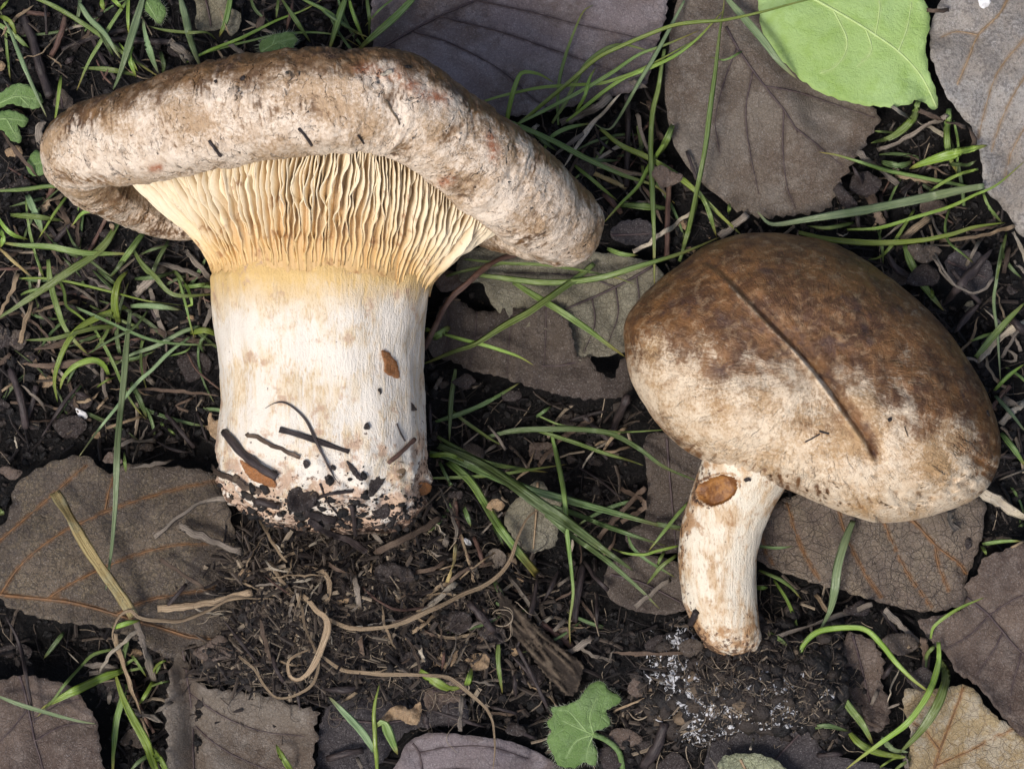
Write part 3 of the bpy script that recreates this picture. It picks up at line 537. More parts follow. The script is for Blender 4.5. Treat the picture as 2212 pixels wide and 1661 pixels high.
# cap: top skin, roll, tucked lip, underside
thA = np.linspace(180, 540, NT, endpoint=False)
C, a, O, W = frame(thA)
phi = np.radians(np.r_[np.linspace(128, 60, 16), np.linspace(56, -96, 86), np.linspace(-101, -150, 12)])
centre = at(680, 150, 34)
rows, brown, crease, scar, pu, foldA = [], [], [], [], [], []
IN = 26
top0 = C + a * (np.cos(phi[0]) * O + np.sin(phi[0]) * W)
for i in range(IN):                  # the dished top of the cap, from its centre out to the roll
    t = (i + .02) / IN; b = centre + (top0 - centre) * t
    b = b + (AX * -.006) * np.sin(math.pi * min(1, t * 1.0)) + a * W * .25 * t * (1 - t)
    rows.append(b); brown.append(np.full(NT, 1.0)); crease.append(np.full(NT, .6)); pu.append(np.full(NT, t * 45 - 60))
for k, f in enumerate(phi):
    lump = 1 + .05 * pn(thA / 13, thA * 0 + f * .8, s=8) + .05 * pn(thA / 4.5, thA * 0 + f * 1.8, s=9) + .022 * pn(thA / 1.7, thA * 0 + f * 5, s=10) + .012 * np.abs(pn(thA / .8, thA * 0 + f * 11, s=12))
    wr = pn(thA / 2.3 + .9 * pn(thA / 5, thA * 0 + f * 2, s=14), thA * 0 + f * .9, s=13); wm = sst(-.25, .35, pn(thA / 11, thA * 0 + f * 1.6, s=15))
    wr2 = pn(thA / 1.25 + .6 * pn(thA / 4, thA * 0 + f * 3, s=16), thA * 0 + f * 2.4, s=17)
    lump = lump - wm * (.034 * sst(.22, 0, np.abs(wr)) + .02 * sst(.25, 0, np.abs(wr2)))
    foldA.append(wm * np.maximum(sst(.16, 0, np.abs(wr)), .7 * sst(.16, 0, np.abs(wr2))))
    aa = a * lump[:, None]
    if f < math.radians(-95): aa = aa * (1 - .10 * ((math.radians(-95) - f) / math.radians(55)))
    rows.append(C + aa * (np.cos(f) * O + np.sin(f) * W))
    fd = math.degrees(f)
    right = sst(40, 80, np.where(thA > 360, thA - 360, -99)) - sst(-40, -80, np.where(thA < 360, thA - 360, 99)) * -1 * 0
    side = np.minimum(np.abs(np.where(thA > 180, thA - 360, thA)), 130)
    b = sst(0, 56, fd + 0 * thA + 22 * fbm(thA / 9, thA * 0, s=33, o=3)) * .85 + .05 + .22 * sst(60, 100, side) + .10 + .10 * sst(-60, -95, fd + 0 * thA) + .35 * pn(thA / 20, thA * 0 + f * 1.1, s=31)
    b = b + .22 * sst(300, 260, thA) * sst(0, 60, fd + 0 * thA)
    b = b + .55 * foldA[-1] * sst(90, 30, fd)
    brown.append(b); crease.append(np.full(NT, 1.0) * (.35 + .65 * sst(85, 20, fd)))
    pu.append(np.full(NT, (90 - fd) * .175))
TU = np.linspace(0, 1, 26)[1:]
for t in TU:
    rows.append(under(thA, np.full(NT, t))); brown.append(np.full(NT, .2)); crease.append(np.zeros(NT)); pu.append(np.full(NT, 45 + 40 * t))
V = np.stack(rows, 0); n_r = len(rows)
ncap = IN + len(phi)
Vc = V[:ncap + 1]                    # skin part
arc = np.r_[0, np.cumsum(np.linalg.norm(np.diff(C, axis=0), axis=1))] * 1000
uvc = np.stack([np.broadcast_to(arc, (n_r, NT)), np.stack(pu, 0)], -1) / 100
# a reddish scar line near the top of the near rim
Uu, Vv = toV(V); ds, _ = dseg(Uu, Vv, [(780,150),(850,160),(920,205),(960,215)]); d2, _ = dseg(Uu, Vv, [(1062,300),(1068,345)]); d3, _ = dseg(Uu, Vv, [(955,395),(975,385)]); d4,_ = dseg(Uu,Vv,[(330,365),(345,362)])
scarA = np.clip(np.exp(-(ds / 14) ** 2) + np.exp(-(d2 / 14) ** 2) + np.exp(-(d3 / 9) ** 2) + np.exp(-(d4/8)**2), 0, 1)
cap = mk('cap', V[:ncap + 1].reshape(-1, 3), gridF(ncap + 1, NT, cv=True), M['cap_large'], big, attrs=dict(brown=np.stack(brown[:ncap + 1]).ravel(), crease=np.stack(crease[:ncap + 1]).ravel(), scar=scarA[:ncap + 1].ravel()), uv=uvc[:ncap + 1].reshape(-1, 2))
fl = V[ncap - 1:]
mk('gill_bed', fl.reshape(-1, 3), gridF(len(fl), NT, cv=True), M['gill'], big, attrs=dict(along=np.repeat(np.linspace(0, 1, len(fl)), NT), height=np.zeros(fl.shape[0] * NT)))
# stem
NV, NS = 190, 150
vv = np.linspace(545, 1142, NV); ts = np.linspace(180, 540, NS, endpoint=False)
VVm, TSm = np.meshgrid(vv, ts, indexing='ij'); P = stem_pt(VVm, TSm)
ctr = stem_pt(VVm, TSm * 0); ctr[..., 2] = np.interp(VVm, _sv[:, 0], _sv[:, 3]) * MM
rad = unit(P - ctr)
q = P * 1000
base = sst(930, 1090, VVm)
dsp = .8 * fbm(q[..., 0] / 11, q[..., 1] / 20, q[..., 2] / 9, s=41, o=3) + .10 * fbm(q[..., 0] / 1.2, q[..., 1] / 5, q[..., 2] / 1.2, s=43, o=3) + base * 2.6 * fbm(q[..., 0] / 7, q[..., 1] / 7, q[..., 2] / 7, s=44, o=4, gain=.58)
P = P + rad * dsp[..., None] * MM
P[..., 1] += base * 1.2 * MM * fbm(q[..., 0] / 6, q[..., 2] / 6, q[..., 1] / 6, s=47, o=3)
along = (VVm - 545) / (1142 - 545)
us = (np.sin(np.radians(TSm)))
stain = .12 + .34 * sst(.52, .80, along) + .38 * sst(.76, .96, along) + .5 * sst(.955, 1, along) + .40 * sst(.80, 1.0, us) * sst(.3, .7, along) + .28 * sst(-.86, -1, us) * sst(.3, .7, along)
Pe = np.vstack([P.reshape(-1, 3), P[-1].mean(0)[None] + [0, -.0012, 0]])
F = gridF(NV, NS, cv=True).tolist(); k = NV * NS
F += [[(NV - 1) * NS + j, k, (NV - 1) * NS + (j + 1) % NS] for j in range(NS)]
mk('stem', Pe, F, M['stem_large'], big, attrs=dict(along=np.r_[along.ravel(), 1], stain=np.r_[stain.ravel(), 1]))
SURF = [(Pe, F), (V[:ncap + 1].reshape(-1, 3), gridF(ncap + 1, NT, cv=True).tolist())]
# gills: one blade each
NG = 246
def gill(th0, t0, t1, hmax, seed):
    m = 26; t = np.linspace(t0, t1, m)
    wig = 1.1 * pn(t * 4.0, t * 0 + th0 / 9, s=61) + .75 * pn(t * 10, t * 0 + th0 / 3.1, s=62) * sst(.25, .8, t)
    th = th0 + wig; B = under(th, t); Bn = under(th + .6, t); Bt = under(th, np.clip(t + .01, 0, 1.02))
    sd = unit(Bn - B); tg = unit(Bt - B); nr = unit(np.cross(sd, tg))
    ctr = at(690, 330, 32); ref = unit(B - np.array([ctr[0], 0, ctr[2]]) * [1, 0, 1] - [0, 1, 0] * B) * [1, 0, 1] + [0, -.5, 0]
    nr = nr * np.sign((nr * ref).sum(1, keepdims=True))
    e = (t - t0) / (t1 - t0)
    thq = th0 % 360; hide = float(sst(60, 95, thq) * sst(300, 262, thq))
    h = hmax * (1 - .45 * hide) * (sst(-.05, .22, e) * (1 - .86 * sst(.35, 1.0, e)) * (1 - sst(.82, 1.0, e) * .9)) * (1 + .22 * pn(t * 7, t * 0 + seed, s=63) - .22 * sst(.45, .7, pn(t * 9, t * 0 + seed * 3.1, s=66))) + .12
    lean = .55 * pn(t * 5, t * 0 + seed * 1.7, s=64) + .35 * pn(t * 13, t * 0 + seed * 2.3, s=65)
    hh = (h * MM)[:, None]
    wr, wm, we = .30 * MM, .17 * MM, .09 * MM
    mid = B + nr * hh * .55 + sd * (lean * .35 * MM)[:, None]; top = B + nr * hh + sd * (lean * MM)[:, None]
    low = B - nr * .3 * MM
    ring = np.stack([low - sd * wr, mid - sd * wm, top - sd * we, top + sd * we, mid + sd * wm, low + sd * wr], 1)
    F = gridF(m, 6).tolist() + [[0, 1, 4, 5], [1, 2, 3, 4]] + [[(m - 1) * 6 + x for x in (5, 4, 1, 0)], [(m - 1) * 6 + x for x in (4, 3, 2, 1)]]
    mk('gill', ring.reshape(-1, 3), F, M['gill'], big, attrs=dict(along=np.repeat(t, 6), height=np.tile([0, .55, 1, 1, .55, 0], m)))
for i in range(NG):
    th0 = i * 360 / NG + random.uniform(-.35, .35)
    if i % 3 == 1: gill(th0, .0, random.uniform(.45, .85), random.uniform(1.8, 3.0), i)
    else: gill(th0, .0, random.uniform(.94, 1.0), random.uniform(2.8, 4.0), i)

# ------------------------------------------------------------------ small mushroom
OUT2 = [(1348,745),(1352,690),(1385,640),(1430,600),(1480,562),(1530,528),(1590,508),(1650,502),(1720,508),(1790,522),(1860,556),(1925,602),(1990,655),(2045,712),(2090,775),(2125,835),(2150,895),(2161,950),(2158,1000),(2135,1052),(2095,1085),(2030,1110),(1965,1124),(1900,1130),(1850,1117),(1790,1096),(1730,1070),(1670,1045),(1600,1022),(1530,1000),(1470,965),(1420,915),(1385,865),(1358,805)]
o2 = cr(OUT2, 600, True); c2 = np.array([1755., 800.])
an = np.unwrap(np.arctan2(o2[:, 1] - c2[1], o2[:, 0] - c2[0])); rr = np.hypot(*(o2 - c2).T)
if an[-1] < an[0]: an, rr = an[::-1], rr[::-1]
N2 = 300
tq = np.linspace(0, 2 * math.pi, N2, endpoint=False)
r2 = (1 + .006 * fbm(np.cos(tq) * 6, np.sin(tq) * 6, s=79, o=4)) * np.interp(tq, np.r_[an - 2 * math.pi, an, an + 2 * math.pi], np.r_[rr, rr, rr])
def zed(v): return 11 + (v - 503) / 627 * 13
CREASE = cr([(1490,566),(1540,572),(1600,628),(1660,690),(1725,755),(1790,835),(1840,905),(1872,950),(1892,988)], 40)
PIG = np.array([(1300,700),(1400,735),(1500,765),(1600,790),(1700,815),(1800,860),(1860,905),(1950,925),(2050,945),(2160,985)])
s_ = np.r_[np.linspace(0.004, .9, 96), np.linspace(.908, 1.0, 34)]
rows, br2, cr2, uv2 = [], [], [], []
for s in s_:
    # perspective: the silhouette is the widest ring; heights above it
    u = c2[0] + np.cos(tq) * r2 * s; v = c2[1] + np.sin(tq) * r2 * s
    ang_l = 1 + .012 * pn(np.cos(tq) * 3, np.sin(tq) * 3, s=70) * s
    z = zed(v) + 24 * (1 - s ** 3.0) ** .60
    z = z + 1.5 * pn(u / 170, v / 170, s=71) * (1 - s ** 6) + .7 * pn(u / 60, v / 60, s=72) * (1 - s ** 8) + .28 * fbm(u / 24, v / 24, s=75, o=3) * (1 - s ** 10)
    # pleats across the lower rim
    low = sst(.66, .9, s) * sst(900, 1020, v)
    pl = np.abs(pn(np.degrees(tq) / 4.6 + 2 * s + .6 * pn(u / 40, v / 40, s=77), tq * 0 + s * 2.2, s=73)); z = z - 2.1 * low * sst(.17, .0, pl)
    d, fr = dseg(u, v, CREASE)
    sg = np.where((u - np.interp(v, CREASE[:, 1], CREASE[:, 0])) > 0, 1, -1)
    taper = sst(0, .12, fr) * (1 - sst(.97, 1.0, fr) * .3)
    z = z - taper * (1.2 * np.exp(-(d / 6) ** 2)) + taper * .8 * np.exp(-((d - 11) / 6) ** 2) * (sg < 0) - taper * .55 * np.exp(-((d - 14) / 11) ** 2) * (sg > 0)
    z = z - 1.2 * np.exp(-(np.hypot(u - 1885, v - 975) / 22) ** 2)
    rows.append(atA(u, v, z))
    line = np.interp(u, PIG[:, 0], PIG[:, 1])
    b = sst(125, -165, v - line - 12 + 60 * fbm(u / 150, v / 150, s=76, o=3)) * .92 + .34 * fbm(u / 130, v / 130, s=74, o=3) + .05
    b = b + .30 * sst(.86, 1.0, s) * sst(1800, 1560, u) * sst(560, 700, v)          # tan left and lower-left rim
    b = b + .35 * np.exp(-((u - 1740) / 70) ** 2 - ((v - 1040) / 40) ** 2) + .25 * np.exp(-((u - 2130) / 40) ** 2 - ((v - 930) / 120) ** 2)
    b = b - .42 * np.exp(-((d - 9) / 6) ** 2) * taper * (sg < 0) + .35 * np.exp(-(d / 6) ** 2) * taper + .30 * np.exp(-((d - 16) / 12) ** 2) * taper * (sg > 0) * sst(1000, 850, v) + .5 * np.exp(-(np.hypot(u - 1884, v - 972) / 20) ** 2)
    b = b + .30 * np.exp(-(d / 20) ** 2) * taper * sst(820, 900, v)
    b = b + .55 * low * sst(.10, 0, pl) + .23 * sst(1980, 1480, u)
    br2.append(b); cr2.append(np.clip(.35 + .75 * sst(.6, .9, s) * sst(850, 1000, v), 0, 1) + 0 * u)
    uv2.append(np.stack([tq * 36, s * 38 + 0 * tq], -1) / 100)
edge = rows[-1]
for k in range(1, 15):               # rim curls under, then the underside runs in to the stem
    f = k / 14 * math.pi * .95; s = 1 - .045 * (1 - math.cos(f)) - .02 * k / 14
    u = c2[0] + np.cos(tq) * r2 * s; v = c2[1] + np.sin(tq) * r2 * s
    rows.append(atA(u, v, zed(v) - 3.4 * math.sin(f) - 3.0 * k / 14)); br2.append(br2[-1] * .9); cr2.append(np.full(N2, 1.)); uv2.append(np.stack([tq * 36, 38 + k + 0 * tq], -1) / 100)
skin2 = len(rows)
for k in range(1, 13):
    s = .89 * (1 - k / 12.5); u = c2[0] + np.cos(tq) * r2 * s - 30 * k / 12; v = c2[1] + np.sin(tq) * r2 * s + 60 * k / 12
    rows.append(atA(u, v, zed(v) - 3 + 8 * math.sin(k / 12 * 1.5) + .35 * np.sin(tq * 90) * (1 - k / 12)))
V2 = np.stack(rows, 0)
small = thing('mushroom', 'smaller mushroom with domed brown creased cap and curved stem', 'mushroom', at(1600, 1200, 5))
Vs = V2[:skin2].reshape(-1, 3); F2 = gridF(skin2, N2, cv=True).tolist(); F2.append(list(range(N2))[::-1])
mk('cap', Vs, F2, M['cap_small'], small, attrs=dict(brown=np.stack(br2).ravel(), crease=np.stack(cr2).ravel(), scar=np.zeros(len(Vs))), uv=np.stack(uv2).reshape(-1, 2))
ub = V2[skin2 - 1:]
mk('gill_bed', ub.reshape(-1, 3), gridF(len(ub), N2, cv=True).tolist() + [[(len(ub) - 1) * N2 + j for j in range(N2)]], M['gill'], small, attrs=dict(along=np.repeat(np.linspace(0, 1, len(ub)), N2), height=np.zeros(len(ub) * N2)))
ST2 = np.array([(985,1522,1735,20,9.5),(1020,1508,1712,18.5,9),(1060,1494,1693,17,8.7),(1100,1480,1668,15.5,8.4),(1150,1469,1645,14.5,8.2),(1200,1463,1634,13.5,8),(1250,1466,1633,13,8),(1300,1475,1635,12.5,7.8),(1345,1492,1640,12,7.5),(1380,1512,1645,11.5,7.2),(1402,1530,1640,11,6),(1412,1550,1622,10.5,3.5)], float)
NV, NS = 230, 170
vv = np.linspace(985, 1412, NV); ts = np.linspace(180, 540, NS, endpoint=False); VVm, TSm = np.meshgrid(vv, ts, indexing='ij')
g = [np.interp(VVm, ST2[:, 0], np.convolve(np.pad(ST2[:, k], 1, 'edge'), [.15, .7, .15], 'valid')) for k in (1, 2, 3, 4)]
th = np.radians(TSm); Cc = atA((g[0] + g[1]) / 2, VVm, g[2]); Ee = atA(g[1], VVm, g[2])
P = Cc.copy(); P[..., 0] += (Ee[..., 0] - Cc[..., 0]) * np.sin(th); P[..., 2] += g[3] * MM * np.cos(th)
q = P * 1000; bs = sst(1330, 1405, VVm)
dsp = .25 * fbm(q[..., 0] / 5, q[..., 1] / 12, q[..., 2] / 5, s=81, o=3) + bs * .9 * fbm(q[..., 0] / 4, q[..., 1] / 4, q[..., 2] / 4, s=82, o=3)
rad = unit(P - Cc)
U3, V3 = toV(P)
pit = ((U3 - 1549) / 46) ** 2 + ((V3 - 1059 + .18 * (U3 - 1549)) / 33) ** 2 + .22 * pn(U3 / 22, V3 / 22, s=88)
up = np.cos(th) > 0
dsp = dsp - np.where(up, 1.5 * sst(1.05, .55, pit), 0) + np.where(up, .12 * np.exp(-((np.sqrt(np.maximum(pit, 0)) - 1.15) / .2) ** 2), 0)
P = P + rad * dsp[..., None] * MM
al = (VVm - 985) / (1412 - 985)
stain = .14 + .45 * sst(.68, .95, al) + .62 * sst(-.60, -.95, np.sin(th)) + .25 * sst(.8, 1, np.sin(th)) + .35 * sst(.86, 1, al) + .55 * np.where(up, np.exp(-((np.sqrt(np.maximum(pit, 0)) - 1.08) / .10) ** 2), 0)
isp = (pit < 1.02) & up
Pf = P.reshape(-1, 3); Fq = gridF(NV, NS, cv=True); inq = isp.ravel()[Fq].all(1)
F = Fq[~inq].tolist(); k = len(Pf); Pe = np.vstack([Pf, P[-1].mean(0)[None]])
F += [[(NV - 1) * NS + j, k, (NV - 1) * NS + (j + 1) % NS] for j in range(NS)]
st2 = mk('stem', Pe, F, M['stem_small'], small, attrs=dict(along=np.r_[al.ravel(), 1], stain=np.r_[stain.ravel(), 1]))
ids = np.unique(Fq[inq]); remap = -np.ones(len(Pf), int); remap[ids] = np.arange(len(ids))
o = mk('pit', Pf[ids], remap[Fq[inq]], M['scar'], st2); o['label'] = 'orange-brown hollow pit near the top of the stem'
SURF += [(Pe, Fq.tolist()), (Vs, F2)]
_vs, _fs, _o = [], [], 0
for Vx, Fx in SURF:
    _vs += [tuple(p) for p in Vx]; _fs += [[i + _o for i in f] for f in Fx]; _o += len(Vx)
BV = BVHTree.FromPolygons(_vs, _fs)
def onmush(u, v):
    d = at(u, v, 0) - CAMP; h = BV.ray_cast(Vector(CAMP), Vector(d).normalized())
    if h[0] is None: return None
    nn = np.array(h[1]); return np.array(h[0]), nn * (-1 if nn @ d > 0 else 1)
# ------------------------------------------------------------------ leaves
def tube(P, rad, sides=6, close=True):
    """tapered tube along P (n,3); rad (n,) in metres"""
    n = len(P); T = unit(np.gradient(P, axis=0)); ref = np.array([0, 0, 1.]) + 0 * T
    S = unit(np.cross(T, ref) + 1e-9); U = np.cross(S, T)
    a = np.linspace(0, 2 * math.pi, sides, endpoint=False)
    V = P[:, None] + (S[:, None] * np.cos(a)[None, :, None] + U[:, None] * np.sin(a)[None, :, None]) * np.asarray(rad)[:, None, None]
    F = gridF(n, sides, cv=True).tolist()
    if close: F += [list(range(sides))[::-1], [(n - 1) * sides + j for j in range(sides)]]
    uv = np.stack([np.tile(np.arange(sides) / sides, n), np.repeat(np.linspace(0, 1, n), sides) * 30], -1)
    return V.reshape(-1, 3), F, uv
def sheet(out, spacing, zfun, thick, serr=(0, 1), sfrom=0, sto=1, seed=0, dense=None):
    """triangulated sheet of some thickness inside an outline (mm); zfun(x, y) gives mm"""
    per = np.linalg.norm(np.diff(np.vstack([out, out[:1]]), axis=0), axis=1).sum()
    n = max(24, int(per / (dense or .75))); b = cr(out, n, True)
    tg = np.roll(b, -1, 0) - np.roll(b, 1, 0); nrm = unit(np.stack([tg[:, 1], -tg[:, 0]], -1))
    area = np.sum(b[:, 0] * np.roll(b[:, 1], -1) - np.roll(b[:, 0], -1) * b[:, 1])
    if area < 0: nrm = -nrm
    s = np.arange(n) * per / n; q = (s / serr[1] + .5 * pn(s / 7, s * 0, s=seed)) % 1
    f = np.arange(n) / n; mask = (f >= sfrom) & (f <= sto)
    tooth = (np.where(q < .75, q / .75, (1 - q) / .25) - .5) * serr[0] * mask * (1 + .5 * pn(s / 5, s * 0, s=seed + 1))
    b = b + nrm * (tooth + .35 * pn(s / 3.5, s * 0, s=seed + 2))[:, None]
    x0, y0 = b.min(0); x1, y1 = b.max(0)
    X, Y = np.meshgrid(np.arange(x0, x1, spacing), np.arange(y0, y1, spacing), indexing='ij')
    r = np.random.default_rng(seed + 5); X = X + r.uniform(-.3, .3, X.shape) * spacing; Y = Y + r.uniform(-.3, .3, X.shape) * spacing
    X, Y = X.ravel(), Y.ravel(); k = inpoly(X, Y, b); X, Y = X[k], Y[k]
    d, _ = dseg(X, Y, np.vstack([b, b[:1]])); k = d > spacing * .5; X, Y = X[k], Y[k]
    pts = [Vector(p) for p in b] + [Vector((x, y)) for x, y in zip(X, Y)]
    res = geometry.delaunay_2d_cdt(pts, [(i, (i + 1) % n) for i in range(n)], [], 1, 1e-5)
    v2 = np.array([tuple(p) for p in res[0]]); tri = [list(t) for t in res[2]]
    cnt = {}
    for t in tri:
        for i in range(3): e = (t[i], t[(i + 1) % 3]); cnt[e] = 1
    rim = [e for e in cnt if (e[1], e[0]) not in cnt]
    z = zfun(v2[:, 0], v2[:, 1]); m = len(v2)
    top = np.column_stack([v2, z]); bot = np.column_stack([v2, z - thick])
    F = tri + [[t[2] + m, t[1] + m, t[0] + m] for t in tri] + [[a, a + m, c + m, c] for a, c in rim]
    return np.vstack([top, bot]), F, v2
def raster_up(v2, z, tri_out):
    i = np.round((v2[:, 0] - GX0) / GS).astype(int); j = np.round((v2[:, 1] - GY0) / GS).astype(int)
    for dx in (-2, -1, 0, 1, 2):
        for dy in (-2, -1, 0, 1, 2):
            a, b = i + dx, j + dy; ok = (a >= 0) & (b >= 0) & (a < len(gx)) & (b < len(gy))
            np.maximum.at(HT, (a[ok], b[ok]), z[ok])
def leaf(L, idx):
    k = (CAM_H - L['z'] * MM) / CAM_H
    loc = lambda pts: np.array([vxy(u, v) for u, v in pts]) * k
    out = loc(L['out']); mid = cr(loc(L['mid']), 30); veins = [cr(loc(q), 18) for q in L['veins']]
    extra = []
    for p in veins:
        for q in veins:
            if p is q: continue
            d0 = q[0] - p[0]; dp, dq = unit(p[-1] - p[0]), unit(q[-1] - q[0])
            if np.hypot(*d0) < 16 and dp @ dq > .75 and np.hypot(*(p[-1] - q[-1])) < 22: extra.append(p + (q - p) * .5)
    allv = [mid] + veins; cx, cy = out.mean(0); size = np.ptp(out, axis=0).max() / 2
    fold = (loc(cr(L['fold'][0], 24)), L['fold'][1], L['fold'][2] * .1) if 'fold' in L else None
    fan = np.array(vxy(*L['fan'])) * k if 'fan' in L else None
    outd = cr(out, 70, True); outd = np.vstack([outd, outd[:1]])
    def zf(x, y):
        z = (0 if L.get('nolow') else soil_low(x, y) * .6) + L['z'] + 2.0 * L['amp'] * fbm(x / 17, y / 17, idx * 3.7, s=90, o=3) * .8 + (.10 if L.get('nolow') else .34) * fbm(x / 3.2, y / 3.2, idx * 1.3, s=95, o=3)
        r = np.hypot(x - cx, y - cy) / size; z = z + 1.5 * L['curl'] * (r ** 2 - .4)
        if L['pucker']:
            d = np.full(np.shape(x), 99.)
            for q in allv + extra: d = np.minimum(d, dseg(x, y, q)[0])
            z = z + 1.5 * L['pucker'] * (.7 * (1 - np.exp(-(d / 2.4) ** 2)) - .5)
        de = dseg(x, y, outd)[0]; z = z + L.get('edge', 1.5) * np.exp(-(de / 2.6) ** 2) * (.25 + 1.3 * pn(x / 9, y / 9, idx * 2.9, s=99))
        if fold is not None:
            d = dseg(x, y, fold[0])[0]; z = z + fold[1] * np.exp(-(d / fold[2]) ** 2)
        if fan is not None:
            a = np.arctan2(y - fan[1], x - fan[0]); z = z + .28 * np.sin(a * 46 + .8 * pn(x / 3, y / 3, s=4))
        return z
    V, F, v2 = sheet(out, L.get('sp', 1.15), zf, .22, L['serr'], L.get('serr_from', 0), L.get('serr_to', 1), idx * 7)
    m = len(v2); raster_up(v2, V[:m, 2], None)
    d = np.full(m, 9.)
    for q in allv: d = np.minimum(d, dseg(v2[:, 0], v2[:, 1], q)[0])
    org = np.array([cx, cy, V[:, 2].min()]) * MM
    root = thing(L['name'], L['label'], 'leaf', org)
    mk('blade', V * MM, F, M[L['mat']], root, attrs=dict(veind=np.tile(d * .6, 2)))
    vr = L.get('vr', .26) * .9
    for i, q in enumerate(allv):
        n = max(14, int(len(q))); r = np.linspace(vr * (1.35 if i == 0 else .8), vr * (.7 if i == 0 else .35), len(q))
        ins = inpoly(q[:, 0], q[:, 1], out)
        if ins.sum() < 4: continue
        q = q[ins]; r = r[ins]
        P = np.column_stack([q, zf(q[:, 0], q[:, 1]) + .08]) * MM
        tv, tf, tu = tube(P, r * MM, 6); mk('midrib' if i == 0 else 'vein', tv, tf, M[L['vm']], root, uv=tu)
    return root
for i, L in enumerate(LEAVES): leaf(L, i + 1)
# ------------------------------------------------------------------ grass, straw, twigs: each one its own object
REG = {1: 'near the left end of the large cap', 2: 'across the purple-grey leaf right of the large cap', 3: 'above the small cap by the toothed grey leaf', 4: 'in the litter left of the large stem', 5: 'between the two mushroom stems',
       6: 'right of the small cap', 7: 'by the orange-veined brown leaf and root tangle', 8: 'in the litter between root tangle and soil clump', 9: 'around the soil clump and yellow-tan leaf'}
KIND = {'g': ('grass_blade', 'green grass blade', 'grass'), 'y': ('grass_blade', 'yellow-green grass blade', 'grass'), 'k': ('grass_blade', 'deep green grass blade', 'grass'), 'b': ('grass_blade', 'pale blue-green grass blade', 'grass'),
        't': ('dry_grass_blade', 'dry tan grass blade', 'dry grass'), 'w': ('dry_grass_blade', 'bleached whitish dry grass blade', 'dry grass'), 's': ('straw', 'yellow straw', 'straw'), 'r': ('dry_stalk', 'brown dry stalk', 'stalk'),
        'd': ('twig', 'blackish twig', 'twig'), 'p': ('dry_stalk', 'grey dry stalk', 'stalk'), 'o': ('root', 'reddish brown root', 'root')}
def smooth1(z, k):
    if len(z) < 3: return z
    ker = np.ones(2 * k + 1) / (2 * k + 1); return np.convolve(np.pad(z, k, 'edge'), ker, 'valid')
def path3(pv, lift, zoff, on, root):
    """lay a traced path on what lies below it"""
    L = np.linalg.norm(np.diff(np.array(pv), axis=0), axis=1).sum(); n = int(np.clip(L / 9, 8, 70)); Q = cr(pv, n)
    if on == 'm':
        P = []
        for u, v in Q:
            h = onmush(u, v)
            if h is None: h = (at(u, v, P[-1][2] * 1000 if P else 10), np.array([0, 0, 1]))
            P.append(h[0] + h[1] * zoff * MM)
        P = np.array(P); s = np.stack([smooth1(P[:, i], 2) for i in range(3)], -1); s[:, 2] = np.maximum(s[:, 2], P[:, 2]); return s
    t = np.linspace(0, 1, n); z = np.full(n, 3.0); H = HT if on == 't' else H0
    for _ in range(3):
        P = atA(Q[:, 0], Q[:, 1], z); h = samp(H, P[:, 0] * 1000, P[:, 1] * 1000)
        k = max(1, n // 10); hm = np.array([h[max(0, i - k):i + k + 1].max() for i in range(n)])
        z = smooth1(hm, k) + .5 + zoff + lift * np.sin(math.pi * t)
        if root in ('s', 'b'): z = z * sst(0, .12, t) + (h - 1.2) * (1 - sst(0, .12, t))
        if root in ('e', 'b'): z = z * sst(1, .88, t) + (h - 1.2) * (1 - sst(1, .88, t))
    return atA(Q[:, 0], Q[:, 1], z)
